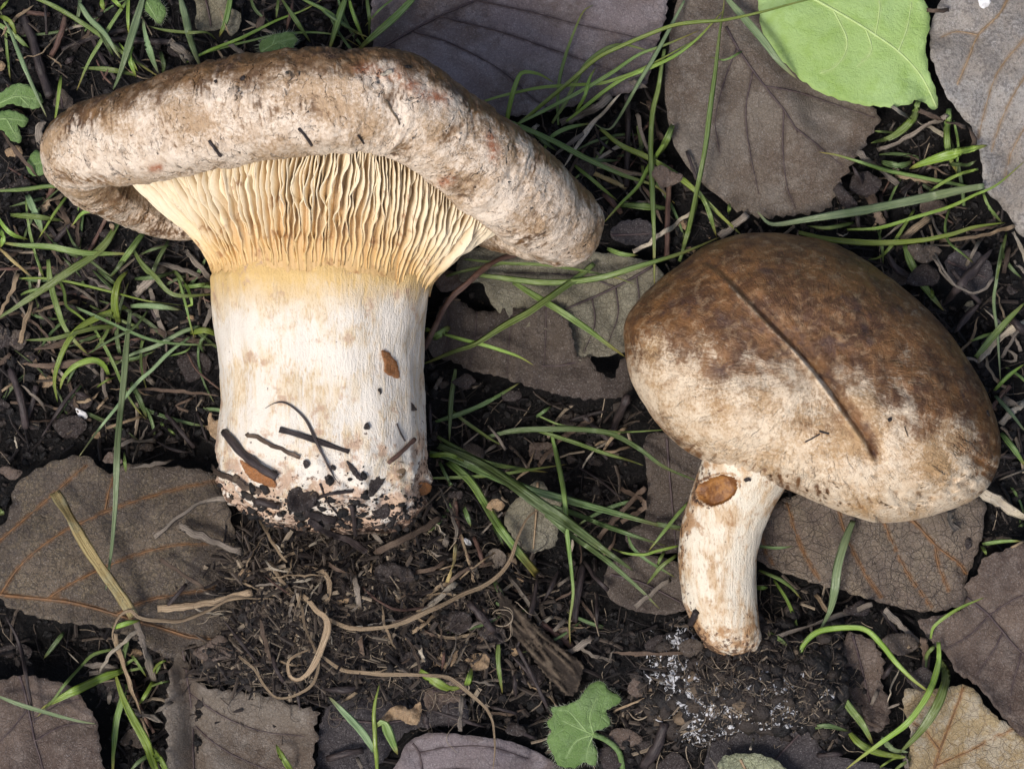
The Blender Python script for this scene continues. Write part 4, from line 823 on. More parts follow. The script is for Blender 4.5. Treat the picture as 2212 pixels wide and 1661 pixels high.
LAND = [('the purple-grey leaf', [(850,60),(1000,80),(1150,150),(1300,120),(1380,60)]), ('the toothed grey-brown leaf', [(1480,100),(1520,300),(1640,420),(1760,330),(1850,300)]), ('the fresh green leaf', [(1700,60),(1850,150),(1960,200)]), ('the pale speckled leaf', [(2080,100),(2140,250),(2180,400)]),
        ('the olive-grey leaf', [(1150,580),(1300,600),(1390,640)]), ('the dark ribbed leaf', [(1000,720),(1150,770),(1300,820)]), ('the orange-veined leaf', [(80,1080),(80,1220),(220,1120),(250,1280),(420,1100),(420,1300)]), ('the ragged purple-brown leaf', [(60,1560),(180,1600)]), ('the folded-tip leaf', [(400,1480),(520,1580),(640,1600)]),
        ('the mauve stalked leaf', [(920,1620),(1100,1640)]), ('the dense-veined leaf', [(1700,1170),(1850,1200),(2020,1240)]), ('the mauve leaf with tan edge', [(2060,1350),(2160,1420),(2180,1250)]), ('the yellow-tan leaf', [(2040,1580),(2140,1600)]), ('the small dark red-brown leaf', [(1860,1440),(1880,1530)]), ('the blackish leaf', [(1650,1600),(1800,1650)]),
        ('the fan-shaped fragment', [(1150,1110)]), ('the rotten wood', [(1120,1330),(1200,1430)]), ('the lobed herb leaf', [(1260,1580)]), ('the soil clump', [(1500,1480),(1640,1500),(1760,1480)]), ('the root tangle', [(560,1240),(700,1350),(850,1300),(900,1420)]), ('the thick yellow straw', [(180,1180),(270,1320)]),
        ('the left rim of the large cap', [(90,300),(150,400),(140,250)]), ('the hidden far rim of the large cap', [(280,510),(380,520)]), ('the top of the large cap', [(300,160),(450,130),(600,110),(750,105)]), ('the right rim of the large cap', [(1100,280),(1250,380),(1310,500)]), ('the left side of the large stem', [(450,640),(460,750),(460,900)]), ('the right side of the large stem', [(940,700),(935,850),(940,1000)]), ('the foot of the large stem', [(480,1040),(600,1140),(900,1080)]),
        ('the top of the small cap', [(1450,560),(1650,490),(1850,530)]), ('the right rim of the small cap', [(2000,640),(2110,780),(2170,950)]), ('the left rim of the small cap', [(1340,750),(1420,930),(1380,640)]), ('the small stem', [(1450,1150),(1460,1280),(1650,1280)]), ('the rounded green herb leaf', [(50,210),(30,270)]), ('the white curled chip', [(180,900)]), ('the two brown stalks', [(150,760),(250,790)])]
SHORT = {1: 'in the upper left grass', 4: 'in the grass left of the large stem'}
def place(P):
    q = P[len(P) // 2]; u, v = toV(q); best = min(LAND, key=lambda L: min((u - a) ** 2 + (v - b) ** 2 for a, b in L[1]))
    x, y = q[0] * 1000, q[1] * 1000; over = float(samp(HT, x, y) - samp(H0, x, y)) > .8 and 'leaf' in best[0] and 'herb' not in best[0]
    return ('over ' if over else 'beside ') + best[0]
def shape_word(P):
    L = np.linalg.norm(np.diff(P[:, :2], axis=0), axis=1).sum(); ch = np.linalg.norm(P[-1, :2] - P[0, :2]); r = ch / (L + 1e-9)
    return ('short ' if L < .012 else 'long ' if L > .034 else ''), ('straight ' if r > .992 else 'curled ' if r < .86 else 'curved ' if r < .97 else 'bent ')
ALLN = {}
def blade(k, pts, wd, kind='g', lift=3.0, z=None, on='t', tip='e', root='', label=None, roll=None, shape=None, parent=None, name=None, raw=False):
    f = 1.0 if k == 0 else .3729
    pv = uvs(k, pts); wmm = wd * f * .1 * (.92 if kind in 'gykb' else 1.0)
    if z is None: z = random.uniform(.2, 2.0)
    P = path3(pv, lift, z, on, root); n = len(P); t = np.linspace(0, 1, n)
    nm, noun, cat = KIND[kind]
    shape = shape or ('tube' if kind in 'do' else 'strip')
    prof = np.ones(n)
    if tip in ('e', 'b'): prof *= np.clip((1 - t) / .45, 0, 1) ** .6 * .94 + .06
    if tip in ('s', 'b'): prof *= np.clip(t / .45, 0, 1) ** .6 * .94 + .06
    if tip == 'e': prof *= .65 + .35 * sst(0, .2, t)
    if tip == 's': prof *= .65 + .35 * sst(1, .8, t)
    sd = random.uniform(0, 99); prof = prof * (1 + (.10 if kind in 'gykb' else .32) * pn(t * 6, t * 0 + sd, s=120))
    if kind in 'twrp' and len(pts) > 2: P = P + np.stack([pn(t * 7, t * 0 + sd, s=125), pn(t * 7, t * 0 + sd, s=126), pn(t * 9, t * 0 + sd, s=127) + .4], -1) * .45 * MM
    if shape == 'tube':
        P = P + np.stack([pn(t * 6, t * 0 + sd, s=121), pn(t * 6, t * 0 + sd, s=122), 0 * t], -1) * .12 * wmm * MM
        V, F, uv = tube(P, np.maximum(prof * wmm / 2, .06) * (1 + .15 * pn(t * 14, t * 0 + sd, s=123)) * MM, 7); at_ = {}
        tipA = np.repeat(t, 7)
    else:
        T = unit(np.gradient(P, axis=0)); S = unit(np.cross(T, [0, 0, 1.]) + 1e-9); U = np.cross(S, T)
        ro = (random.uniform(-.5, .5) if roll is None else roll) + (.5 if kind in 'gykb' else 1.3) * pn(t * 2.6, t * 0 + sd, s=124)
        S2 = S * np.cos(ro)[:, None] + U * np.sin(ro)[:, None]; U2 = np.cross(S2, T)
        hw = (prof * wmm / 2 / max(.8, math.cos(.3)) * MM)[:, None]
        keel = .34 if kind in 'gykb' else .18
        sg = 1 if random.random() < .7 else -.6
        th = (.10 if kind in 'gykb' else .14) * MM
        ring = np.stack([P + S2 * hw + U2 * hw * keel * sg, P + S2 * hw * .5 + U2 * hw * keel * sg * .42, P, P - S2 * hw * .5 + U2 * hw * keel * sg * .42, P - S2 * hw + U2 * hw * keel * sg, P - U2 * th * 1.6], 1)
        V = ring.reshape(-1, 3); F = gridF(n, 6, cv=True).tolist() + [list(range(6))[::-1], [(n - 1) * 6 + j for j in range(6)]]
        L = np.linalg.norm(np.diff(P, axis=0), axis=1).sum() * 1000
        uv = np.stack([np.tile([0, .25, .5, .75, 1, .5], n), np.repeat(t * L, 6)], -1); tipA = np.repeat(t, 6)
    e = sst(.72, 1.0, tipA) if tip in ('e', 'n') else sst(.28, 0, tipA) if tip == 's' else np.maximum(sst(.8, 1.0, tipA), sst(.2, 0, tipA))
    if parent is not None: return mk(name or 'blade', V, F, M[kind], parent, uv=uv, attrs=dict(tip=e))
    if label is None:
        size = 'narrow ' if wmm < .75 else 'broad ' if wmm > 1.5 else ''
        if on == 'm': lab, grp = '', ''
        ln, sw = shape_word(P); label = ln + sw + size + noun + ' ' + place(P); grp = noun + 's of the litter and sward'
    else: grp = None
    ALLN[label] = ALLN.get(label, 0) + 1
    return mk(nm, V, F, M[kind], uv=uv, attrs=dict(tip=e), label=label, cat=cat, group=grp)
B = blade
# --- top left
for a in [([(0,60),(30,130),(60,180),(130,360),(200,520),(270,680)],30,'b'),([(150,-30),(330,45),(560,190),(700,300),(850,400),(940,460)],30,'g'),([(830,-20),(790,120),(740,280),(690,440),(655,520)],46,'b'),
          ([(740,0),(640,150),(580,250),(510,370),(445,525)],24,'g'),([(460,20),(520,110),(590,180),(640,250),(700,345)],36,'b'),([(465,-20),(455,80),(430,165)],25,'b'),([(585,-20),(592,30),(605,65)],34,'y'),
          ([(745,-20),(742,90),(745,205)],22,'y'),([(825,100),(850,220),(880,330),(920,430)],46,'b'),([(1045,-20),(1080,120),(1110,250),(1165,400)],46,'b'),([(1335,-20),(1310,110),(1270,215)],38,'g'),
          ([(850,150),(950,175),(1100,190),(1200,190),(1260,240)],22,'g'),([(470,395),(600,400),(720,420),(800,445)],32,'g'),([(770,270),(750,330),(790,455)],30,'y'),([(1070,365),(1200,300),(1400,220),(1600,120),(1760,60),(1880,-10)],20,'y'),
          ([(1140,325),(1300,275),(1450,240),(1600,205),(1800,190),(1960,210),(2090,275)],17,'g'),([(1620,-20),(1700,100),(1800,250)],30,'g'),([(2015,-20),(1960,130),(1905,300)],42,'g'),([(2015,-20),(2070,130),(2110,240)],18,'g'),
          ([(1740,-10),(1900,70),(2050,180),(2136,220)],24,'g'),([(1615,-20),(1600,110)],18,'g'),([(0,60),(60,-10)],26,'y'),([(0,95),(60,130),(95,210)],34,'y'),([(355,440),(335,600),(315,720)],24,'y'),
          ([(0,1105),(150,1095),(280,1078),(400,1090),(560,1150)],28,'g'),([(160,1130),(190,1200),(230,1300),(245,1360)],46,'b'),([(60,1245),(200,1255),(370,1278)],34,'g'),([(415,1310),(500,1225),(670,1248)],26,'y'),
          ([(400,1120),(320,1230),(220,1390)],18,'y'),([(-20,1250),(60,1350),(170,1390)],28,'y'),([(-20,1400),(120,1420),(300,1430),(500,1465),(770,1470)],42,'g'),
          ([(150,1160),(175,1350),(240,1600)],18,'g'),([(380,1310),(440,1430),(560,1540),(660,1610)],24,'k'),([(760,1440),(850,1560),(960,1665)],38,'g'),([(975,1395),(900,1540),(860,1680)],26,'k'),([(835,1345),(740,1470),(640,1610)],38,'g'),
          ([(1000,1420),(900,1440),(800,1480)],18,'k'),([(0,1330),(20,1380),(0,1440)],30,'y'),([(530,1560),(640,1660),(700,1720)],28,'k'),([(1000,1560),(1060,1640),(1040,1700)],30,'g'),([(560,140),(620,260),(660,330)],30,'k'),([(930,300),(950,380),(940,430)],28,'k'),([(1450,-20),(1480,60),(1560,130)],20,'k'),([(640,-20),(700,40),(720,60)],26,'y'),([(690,250),(760,340),(800,420)],22,'y')]:
    B(1, *a, tip=random.choice('eeb'), lift=random.uniform(1, 5))
B(1, [(690,1280),(620,1400),(540,1480),(400,1572),(270,1660),(120,1762),(0,1838),(-40,1865)], 48, 'g', lift=5, label='long broad green grass blade sweeping left below the large cap')
B(1, [(355,400),(350,375),(270,320)], 10, 't'); B(1, [(380,90),(360,180),(330,260),(295,330)], 34, 'o', tip='n', label='reddish brown broken stalk standing left above the large cap')
B(1, [(130,90),(190,230),(230,380),(290,560)], 60, 'd', lift=1, tip='n', z=-.5)
for a in [([(980,240),(1060,300),(1120,360)],50,'p'),([(1300,240),(1390,300),(1460,340)],30,'p'),([(430,330),(380,370)],40,'d'),([(1520,60),(1510,130),(1490,180)],50,'r'),([(1420,120),(1520,170),(1600,200)],24,'p'),([(250,700),(225,760),(240,850)],46,'p'),
          ([(0,760),(90,870),(160,950),(230,1030)],30,'r'),([(240,1215),(300,1160),(380,1130)],40,'t'),([(330,1150),(370,1230),(400,1300)],36,'r'),([(1000,1290),(1030,1310),(1000,1250)],12,'p'),([(560,350),(600,440),(650,490)],12,'o'),([(270,200),(265,90),(260,20)],16,'d'),([(640,1290),(660,1340)],30,'t'),([(1450,0),(1490,70)],16,'w'),([(1700,0),(1660,180)],26,'o'),([(1030,300),(1080,370)],16,'w'),([(640,380),(600,460)],14,'o'),([(1270,50),(1330,210)],14,'t')]:
    B(1, *a, tip=random.choice('nb'), lift=1)
# --- top middle
for a in [([(105,-20),(60,110),(5,300)],48,'g'),([(120,-20),(150,90),(185,180),(220,250)],20,'y'),([(-60,30),(30,110),(200,205)],25,'k'),([(225,-20),(240,100),(240,210)],22,'g'),([(390,-10),(300,60),(215,155)],15,'g'),
          ([(1335,725),(1330,600),(1340,470),(1375,330),(1420,200),(1480,70),(1540,30)],21,'g'),([(1030,750),(1060,590),(1095,470),(1130,420),(1220,430),(1310,480)],28,'y'),
          ([(870,600),(1000,560),(1200,515),(1330,500),(1500,490),(1600,480),(1750,430),(1900,360),(2136,230)],20,'y'),([(1100,720),(1300,620),(1500,510),(1650,420),(1800,320),(1960,260),(2150,180)],24,'g'),
          ([(1380,705),(1500,610),(1600,530),(1720,450),(1850,400),(2000,330),(2136,230),(2295,60)],24,'y'),([(1300,715),(1380,590),(1450,450),(1500,370),(1600,290),(1700,260),(1800,280),(1900,310)],26,'g'),
          ([(1440,645),(1490,550),(1520,450),(1555,390)],22,'y'),([(2000,735),(1940,850),(1860,970),(1800,1080),(1700,1180),(1600,1290)],30,'y'),([(1580,745),(1700,840),(1850,910),(2000,1000),(2136,1110),(2278,1250),(2400,1365)],36,'y'),
          ([(915,660),(1050,710),(1200,770),(1330,830),(1500,920),(1700,1010),(1900,1080),(2010,1180)],32,'g'),([(1430,960),(1530,1040),(1600,1100),(1685,1170)],22,'y'),([(1695,1190),(1830,1198),(1995,1210)],44,'g'),
          ([(2140,1140),(2100,1280),(2040,1510)],36,'g'),([(1250,870),(1300,790),(1400,740),(1530,715)],26,'g'),([(2400,300),(2300,350),(2210,330)],14,'g'),([(1620,1440),(1700,1470),(1800,1480)],30,'g'),([(1180,760),(1260,830),(1330,880)],26,'k'),([(1440,900),(1560,930),(1700,930)],22,'k')]:
    B(2, *a, tip='e', lift=random.uniform(2, 5))
B(2, [(505,-15),(400,90),(300,180),(210,260),(160,320)], 44, 'g', label='green grass blade leaning over the left edge of the purple-grey leaf')
B(2, [(1040,775),(1180,660),(1300,560),(1420,460),(1560,340),(1700,270),(1840,210),(2000,150),(2136,130),(2300,118),(2520,70),(2750,8),(2900,-20)], 27, 'y', lift=7, label='long yellow-green grass blade arching from the large cap over to the fresh green leaf')
B(2, [(2065,5),(2010,110),(1940,240),(1880,350),(1800,480),(1700,660),(1640,745),(1590,745),(1540,715)], 26, 'b', lift=3, label='kinked pale green grass stem with a bent node right of the purple-grey leaf')
B(2, [(1950,285),(1930,400),(1910,520),(1880,650),(1870,850),(1880,1100),(1890,1350),(1892,1660)], 36, 'g', lift=5, label='long upright green grass blade running down left of the toothed grey-brown leaf')
for a in [([(1700,540),(1600,640),(1500,760),(1440,860),(1368,968)],28,'w'),([(1640,560),(1530,640),(1350,712)],46,'p'),([(1540,735),(1420,820),(1310,908)],28,'p'),([(1768,1462),(1900,1380),(2100,1238)],27,'w'),([(1550,945),(1700,990),(1900,1045)],36,'t'),
          ([(1490,985),(1600,1030),(1730,1090)],28,'s'),([(1735,560),(1740,800),(1730,1085)],36,'d'),([(1985,960),(1970,1200),(1965,1490)],34,'o'),([(1790,660),(1830,800),(1880,950),(1950,1130)],22,'p'),([(1600,1120),(1640,1160),(1700,1230)],34,'o'),
          ([(1540,760),(1600,840),(1700,900)],18,'d'),([(1760,740),(1800,900),(1900,980)],16,'d'),([(1740,470),(1800,495),(1855,510)],44,'p'),([(1180,760),(1220,720)],24,'w'),([(1800,900),(1740,980)],6,'o'),([(1190,850),(1230,810)],16,'t'),([(2080,880),(2110,960),(2136,1040)],20,'d')]:
    B(2, *a, tip=random.choice('nnb'), lift=1.2)
# --- top right
for a in [([(100,725),(50,840),(-5,925)],40,'g'),([(245,1100),(300,1200),(355,1375)],28,'g'),([(1110,1330),(1300,1320),(1500,1260),(1700,1200),(1850,1130),(1980,1070),(2140,935)],21,'y'),
          ([(1820,1085),(1700,1060),(1500,1020),(1350,990),(1200,945),(1050,900),(945,882)],26,'g'),([(1500,1215),(1440,1310),(1370,1420),(1300,1490),(1230,1505)],24,'y'),([(1700,630),(1690,800),(1710,920),(1745,1000)],46,'g'),([(1730,700),(1755,850),(1740,1030)],16,'g'),
          ([(1525,590),(1480,700),(1380,790),(1250,830)],50,'g'),([(1870,980),(1740,1020),(1620,1090),(1535,1165)],22,'y'),([(1285,1325),(1310,1420),(1320,1530)],24,'g'),([(1900,1120),(1940,1210),(2015,1300)],22,'g'),
          ([(1705,1205),(1680,1310),(1700,1400),(1780,1470),(1850,1530)],19,'g'),([(2035,1345),(2000,1500),(1970,1655)],20,'g'),([(1445,1425),(1480,1520),(1560,1661),(1670,1800)],46,'g'),([(1150,1290),(1000,1320),(880,1310)],26,'g'),([(1050,1350),(1080,1370),(1120,1350)],10,'w'),([(430,1180),(425,1250)],24,'y'),([(1270,760),(1330,765),(1400,770)],14,'g'),([(1310,940),(1420,960),(1500,930)],40,'k'),([(1700,950),(1800,960),(1860,930)],30,'k')]:
    B(3, *a, tip='e', lift=random.uniform(2, 5))
B(3, [(140,1515),(190,1350),(240,1120),(290,860),(320,620),(350,400),(375,180),(395,55),(400,-20)], 34, 'g', lift=6, label='long slanting green grass blade lying across the toothed grey-brown leaf')
B(3, [(405,-20),(520,110),(620,230),(720,360),(818,458)], 46, 'b', lift=4, label='broad pale green blade with white tip ending at the fresh green leaf edge')
B(3, [(590,1225),(650,1290),(720,1300),(900,1270),(1200,1220),(1500,1160),(1750,1105),(1905,1078)], 54, 'b', lift=6, tip='s', label='broad blue-green grass blade just below the toothed grey-brown leaf')
B(3, [(830,1345),(1000,1385),(1250,1405),(1500,1395),(1700,1360),(1850,1315),(2025,1290)], 38, 'y', lift=6, label='bright yellow-green grass blade skirting the top of the small cap')
B(3, [(1470,980),(1540,950),(1650,915),(1800,875),(1925,842)], 62, 'y', lift=4, tip='b', label='short leafy bright green blade pointing at the speckled leaf')
for a in [([(1370,622),(1500,700),(1690,788)],27,'w'),([(1165,880),(1280,970),(1405,1072)],34,'p'),([(1215,1030),(1260,1180),(1320,1325)],56,'r'),([(1690,665),(1560,740),(1400,830),(1285,875)],32,'p'),([(1390,1018),(1500,1030),(1620,1060)],32,'t'),
          ([(2085,1308),(1950,1350),(1800,1380),(1640,1400)],22,'t'),([(1595,1255),(1500,1330),(1420,1390)],42,'t'),([(370,1375),(470,1290),(535,1240)],44,'p'),([(1960,1440),(1850,1560),(1760,1661),(1660,1780)],62,'d'),([(2070,1345),(2120,1440),(2145,1520)],22,'w'),
          ([(1140,960),(1200,1080),(1240,1190)],40,'d'),([(1540,1335),(1600,1470),(1670,1590),(1760,1680)],13,'p'),([(1300,1130),(1340,1260)],30,'d'),([(1520,640),(1640,690),(1800,740)],30,'r'),([(1820,740),(1850,820),(1830,860)],30,'r'),([(1160,1180),(1180,1330)],30,'d'),([(1390,700),(1360,760)],14,'p'),([(1880,1390),(1800,1540)],22,'p'),([(1330,1440),(1400,1560),(1530,1620)],46,'d'),([(1570,60),(1640,66),(1700,60)],24,'r')]:
    B(3, *a, tip=random.choice('nnb'), lift=1.2)
# --- left middle
for a in [([(280,80),(295,220),(330,350),(380,480),(450,570),(510,630)],38,'g'),([(690,450),(670,380),(665,290),(690,200),(745,143)],46,'y'),([(755,350),(900,350),(1055,372)],38,'b'),([(745,348),(600,400),(480,460),(410,530),(360,620),(325,720),(315,800),(333,905)],38,'y'),
          ([(630,745),(600,690),(540,660),(440,690),(370,760),(348,832)],38,'y'),([(690,470),(560,475),(420,510),(300,540),(145,547)],30,'g'),([(1160,465),(1050,500),(900,580),(760,630),(670,690)],31,'b'),([(1100,530),(980,620),(880,720),(800,790),(690,920),(560,1080),(458,1220)],24,'b'),
          ([(520,440),(600,570),(660,690),(720,830),(780,930),(845,1005)],21,'g'),([(770,15),(820,100),(900,180),(970,260),(1050,290),(1250,280)],30,'g'),([(1020,150),(1050,250),(1080,370),(1100,450),(1128,545)],22,'g'),([(1055,205),(1090,255),(1112,345),(1060,345)],20,'y'),
          ([(110,190),(250,190),(420,215),(650,270),(850,320),(1050,345)],18,'y'),([(120,285),(180,260),(330,235)],18,'g'),([(1100,500),(1200,488),(1290,535)],44,'y'),([(642,355),(620,500),(530,625)],20,'g'),([(860,365),(780,470),(650,540),(500,632)],20,'k'),([(325,165),(370,260),(385,350),(450,400),(565,495)],20,'y'),
          ([(380,330),(560,410),(760,500),(900,550),(1060,570),(1300,575)],20,'k'),([(-5,15),(100,110),(195,190)],18,'s'),([(720,1195),(730,1315)],24,'g'),([(760,790),(790,850),(830,940),(852,1002)],34,'k'),([(740,20),(690,120),(620,190)],26,'k'),([(780,190),(900,180),(1020,150)],30,'k'),([(1060,240),(1150,230),(1240,210)],24,'g'),([(980,640),(1080,610),(1120,560)],14,'g'),([(560,820),(620,780),(680,760)],14,'y'),([(190,0),(220,90),(260,200)],20,'g'),([(560,130),(640,200),(720,260)],24,'k'),([(1180,620),(1160,560),(1230,480)],22,'k'),([(930,1020),(950,1050)],20,'g'),([(970,1060),(1020,1100)],20,'g')]:
    B(4, *a, tip='e', lift=random.uniform(2, 6))
B(4, [(755,378),(735,560),(715,800),(690,1050),(680,1200),(670,1450),(655,1661),(640,1800),(612,1995)], 38, 'b', lift=9, z=2, label='very long straight pale green blade hanging down onto the orange-veined leaf')
for a in [([(112,165),(50,300),(-5,400)],24,'t'),([(185,328),(150,430),(115,560)],30,'t'),([(190,605),(330,580),(565,508)],48,'r'),([(125,685),(300,695),(560,665),(745,640)],48,'r'),([(735,835),(900,830),(1100,850),(1270,872)],24,'r'),([(590,690),(595,780),(622,895)],22,'p'),
          ([(845,85),(1000,120),(1160,172)],32,'p'),([(1075,28),(1150,110),(1218,192)],32,'p'),([(485,175),(580,225),(655,255)],22,'p'),([(650,1255),(660,1180),(730,1140),(820,1130),(905,1130)],34,'p'),([(965,975),(1060,1090),(1125,1165)],30,'d'),([(615,1055),(720,1020),(825,988)],18,'t'),
          ([(862,1028),(800,1150),(770,1255)],16,'p'),([(760,1288),(900,1262),(1010,1238)],26,'p'),([(240,1110),(300,1020),(370,910),(480,780)],26,'d'),([(60,720),(120,880),(150,1050)],44,'d'),([(1085,620),(1140,720),(1270,830)],12,'o'),([(780,290),(870,200),(960,120)],50,'p'),([(0,10),(60,60),(130,20)],30,'r'),([(0,850),(80,790)],16,'t'),([(1140,960),(1200,1130)],16,'d'),([(900,1130),(1000,1180),(1120,1200)],22,'d'),([(1200,330),(1220,380),(1180,480)],26,'p'),([(430,850),(530,880)],34,'d'),([(380,340),(470,385)],26,'p'),([(850,760),(900,810)],30,'p'),([(540,380),(600,370),(660,310)],14,'r'),([(1090,960),(1020,930),(1120,880)],16,'r')]:
    B(4, *a, tip=random.choice('nnb'), lift=1.2)
# --- between the stems
for a in [([(655,187),(780,150),(900,125),(1060,100)],21,'g'),([(790,78),(1000,100),(1250,110),(1450,140),(1650,180),(1775,222)],19,'g'),([(655,508),(800,550),(950,590),(1100,640),(1192,692)],27,'y'),([(605,535),(660,500),(712,468)],48,'g'),([(742,715),(715,900),(705,1135)],30,'k'),
          ([(625,1018),(800,960),(950,890),(1115,792)],30,'k'),([(915,1108),(1080,1070),(1300,1060),(1500,1065),(1650,1090),(1800,1170),(1950,1280),(2140,1362)],36,'k'),([(1220,985),(1350,1040),(1500,1060),(1700,1080),(1970,1065)],18,'g'),([(1205,1068),(1400,1130),(1600,1200),(1750,1245),(1828,1272)],28,'g'),
          ([(635,1105),(760,1180),(900,1250),(1100,1290),(1275,1312)],30,'g'),([(595,1345),(750,1340),(950,1330),(1150,1300),(1385,1265)],20,'g'),([(645,1245),(690,1340),(722,1395)],22,'k'),([(1208,990),(1300,925)],22,'k'),([(2090,1485),(2000,1590),(1855,1772)],22,'g'),([(560,490),(600,485)],30,'g'),([(590,1215),(700,1210),(800,1250)],30,'y')]:
    B(5, *a, tip='e', lift=random.uniform(2, 4))
B(5, [(850,168),(1000,185),(1200,210),(1400,210),(1600,180),(1800,120),(2000,60),(2136,10),(2270,-50)], 38, 'g', lift=5, label='long green grass blade bridging from the large gills to the small cap')
B(5, [(1545,105),(1430,200),(1320,280),(1180,380),(1020,470),(860,570),(720,620),(545,690)], 50, 'g', lift=6, tip='e', label='broad green blade slanting across the dark ribbed leaf to the large stem')
B(5, [(1075,212),(1200,290),(1350,380),(1500,480),(1620,570),(1725,645)], 40, 'g', lift=4, label='green blade slanting down over the olive-grey leaf to the small cap')
B(5, [(640,1160),(850,1250),(1050,1370),(1200,1480),(1400,1610),(1600,1760),(1765,1878)], 74, 'k', lift=5, label='widest deep green blade fanning out from the foot of the large stem')
B(5, [(590,1200),(720,1230),(900,1310),(1100,1390),(1300,1450),(1600,1530),(1850,1600),(2055,1650)], 50, 'k', lift=3, label='deep green blade reaching from the large stem to the small stem')
B(5, [(700,1250),(820,1360),(900,1480),(1000,1640),(1100,1770),(1210,1902)], 52, 'g', lift=5, tip='n', label='cut-off green blade dropping steeply past the fan-shaped fragment')
B(5, [(1290,1058),(1340,1280),(1370,1450),(1385,1661),(1410,1880),(1420,2020),(1400,2180),(1405,2312)], 32, 'g', lift=4, label='long upright green blade crossing the deep green ones')
B(5, [(1115,48),(1000,80),(900,140),(800,225),(720,300),(660,390),(610,490),(562,590)], 34, 'o', lift=9, z=2, shape='tube', tip='n', label='curved reddish brown root arching beside the large stem')
for a in [([(930,1040),(980,1100),(1032,1182)],17,'p'),([(1220,1272),(1290,1190),(1360,1110),(1545,998)],30,'r'),([(780,1160),(880,1080)],10,'p'),([(620,830),(660,760)],24,'p'),([(700,310),(770,315)],8,'t'),([(1700,1400),(1840,1500),(1700,1600)],30,'r'),([(900,1200),(980,1150)],20,'p'),([(1740,870),(1680,1000),(1640,1100)],50,'d'),([(590,900),(600,1100)],24,'d'),([(1570,1690),(1700,1540),(1840,1400)],34,'r')]:
    B(5, *a, tip=random.choice('nnb'), lift=1)
# --- right of the small cap
for a in [([(2010,-20),(1975,200),(1960,330),(1980,500),(1990,640),(2000,795)],21,'b'),([(1855,645),(1960,520),(2050,420),(2145,325)],42,'g'),([(1975,498),(1880,530),(1805,562)],22,'g'),([(1965,838),(2050,750),(2145,682)],26,'y'),([(1968,868),(2050,960),(2145,1080)],26,'b'),([(2000,1085),(2070,1170),(2145,1280)],38,'g'),([(1605,250),(1612,315)],30,'y')]:
    B(6, *a, tip='e', lift=2.5)
for a in [([(2145,905),(2060,970),(2000,1035)],42,'w'),([(2145,445),(2030,510),(1950,580),(1865,670)],42,'w'),([(1920,640),(1930,720),(1990,790),(2025,822)],22,'t'),([(2005,645),(2080,520),(2125,450)],22,'p'),([(2010,588),(2085,635),(2075,672),(2000,660)],20,'p'),([(2136,1300),(1990,1355)],10,'p'),([(1960,180),(1900,260),(1820,270),(1700,190),(1600,10)],15,'p'),([(1880,330),(1800,420),(1730,510)],44,'d'),([(2010,880),(2100,930)],40,'p'),([(1720,140),(1800,240),(1880,330)],30,'d'),([(2050,0),(2020,160)],30,'r'),([(2060,420),(2136,500)],50,'d')]:
    B(6, *a, tip=random.choice('nnb'), lift=1.5)
# --- bottom left
for a in [([(650,968),(540,1000),(460,1080),(370,1180),(310,1260),(215,1358)],27,'g'),([(700,1095),(600,1130),(450,1200),(330,1260),(238,1312)],52,'y'),([(-10,1238),(130,1290),(300,1340),(450,1380),(558,1399)],27,'b'),([(735,1170),(700,1290),(670,1420),(655,1661),(655,1700)],40,'g'),
          ([(650,845),(720,820),(815,798)],32,'y'),([(892,1148),(850,1220),(800,1292)],27,'y'),([(690,1090),(760,1030),(830,1010)],22,'g'),([(700,1100),(790,1080),(870,1068)],20,'g'),([(935,1035),(900,1115)],18,'g'),([(370,868),(250,1025)],28,'k'),([(760,1000),(800,1050),(850,1130)],18,'g'),([(740,920),(720,990),(700,1080)],30,'k'),([(900,1560),(800,1620),(740,1690)],28,'k'),([(980,1150),(900,1170),(850,1200)],14,'g'),([(-10,160),(20,190)],40,'g'),([(960,1030),(910,1060),(870,1130)],16,'y')]:
    B(7, *a, tip='e', lift=2.5)
B(7, [(665,1100),(710,1240),(770,1370),(850,1510),(900,1661),(915,1720)], 54, 'y', lift=4, tip='s', label='broad bright green blade at the bottom left of the folded-tip leaf')
B(7, [(840,1500),(900,1570),(960,1661),(990,1720)], 42, 'y', lift=3); B(7, [(1598,1515),(1640,1600),(1690,1670)], 38, 'y', lift=4, tip='s', label='single short bright green blade tip in front of the folded-tip leaf')
B(7, [(315,58),(400,200),(500,370),(600,520),(700,660),(775,775)], 62, 's', lift=5, z=3, tip='n', label='thick pale yellow straw lying across the orange-veined brown leaf')
B(7, [(785,790),(840,970),(892,1150)], 44, 'p', lift=3, z=1, tip='n', label='grey broken end of the thick straw, bent downward')
B(7, [(672,965),(660,870),(690,780),(760,745),(810,780),(930,800),(1060,800),(1180,755),(1300,690),(1400,670),(1595,675)], 26, 't', lift=4, tip='b', label='tan dry blade looped round the straw and running into the root tangle')
B(7, [(670,880),(690,1000),(740,1130),(790,1280),(830,1400),(872,1512)], 38, 't', lift=3, label='olive-brown withered blade hanging down from the straw knot')
B(7, [(825,838),(740,900),(650,990),(600,1060),(573,1135)], 24, 'w', lift=3, label='bleached curled blade hanging from the straw knot')
B(7, [(1545,62),(1380,85),(1210,105),(1090,160),(1000,230),(895,318)], 40, 'p', lift=3, tip='s', label='pale frayed dry blade left of the large stem foot')
B(7, [(1750,655),(1830,740),(1890,800),(1880,920),(1840,1020),(1780,1110),(1730,1150),(1680,1120),(1670,1040),(1720,1000),(1795,972)], 36, 't', lift=4, z=2, tip='e', label='thick dry tan blade curled into a loop below the large stem')
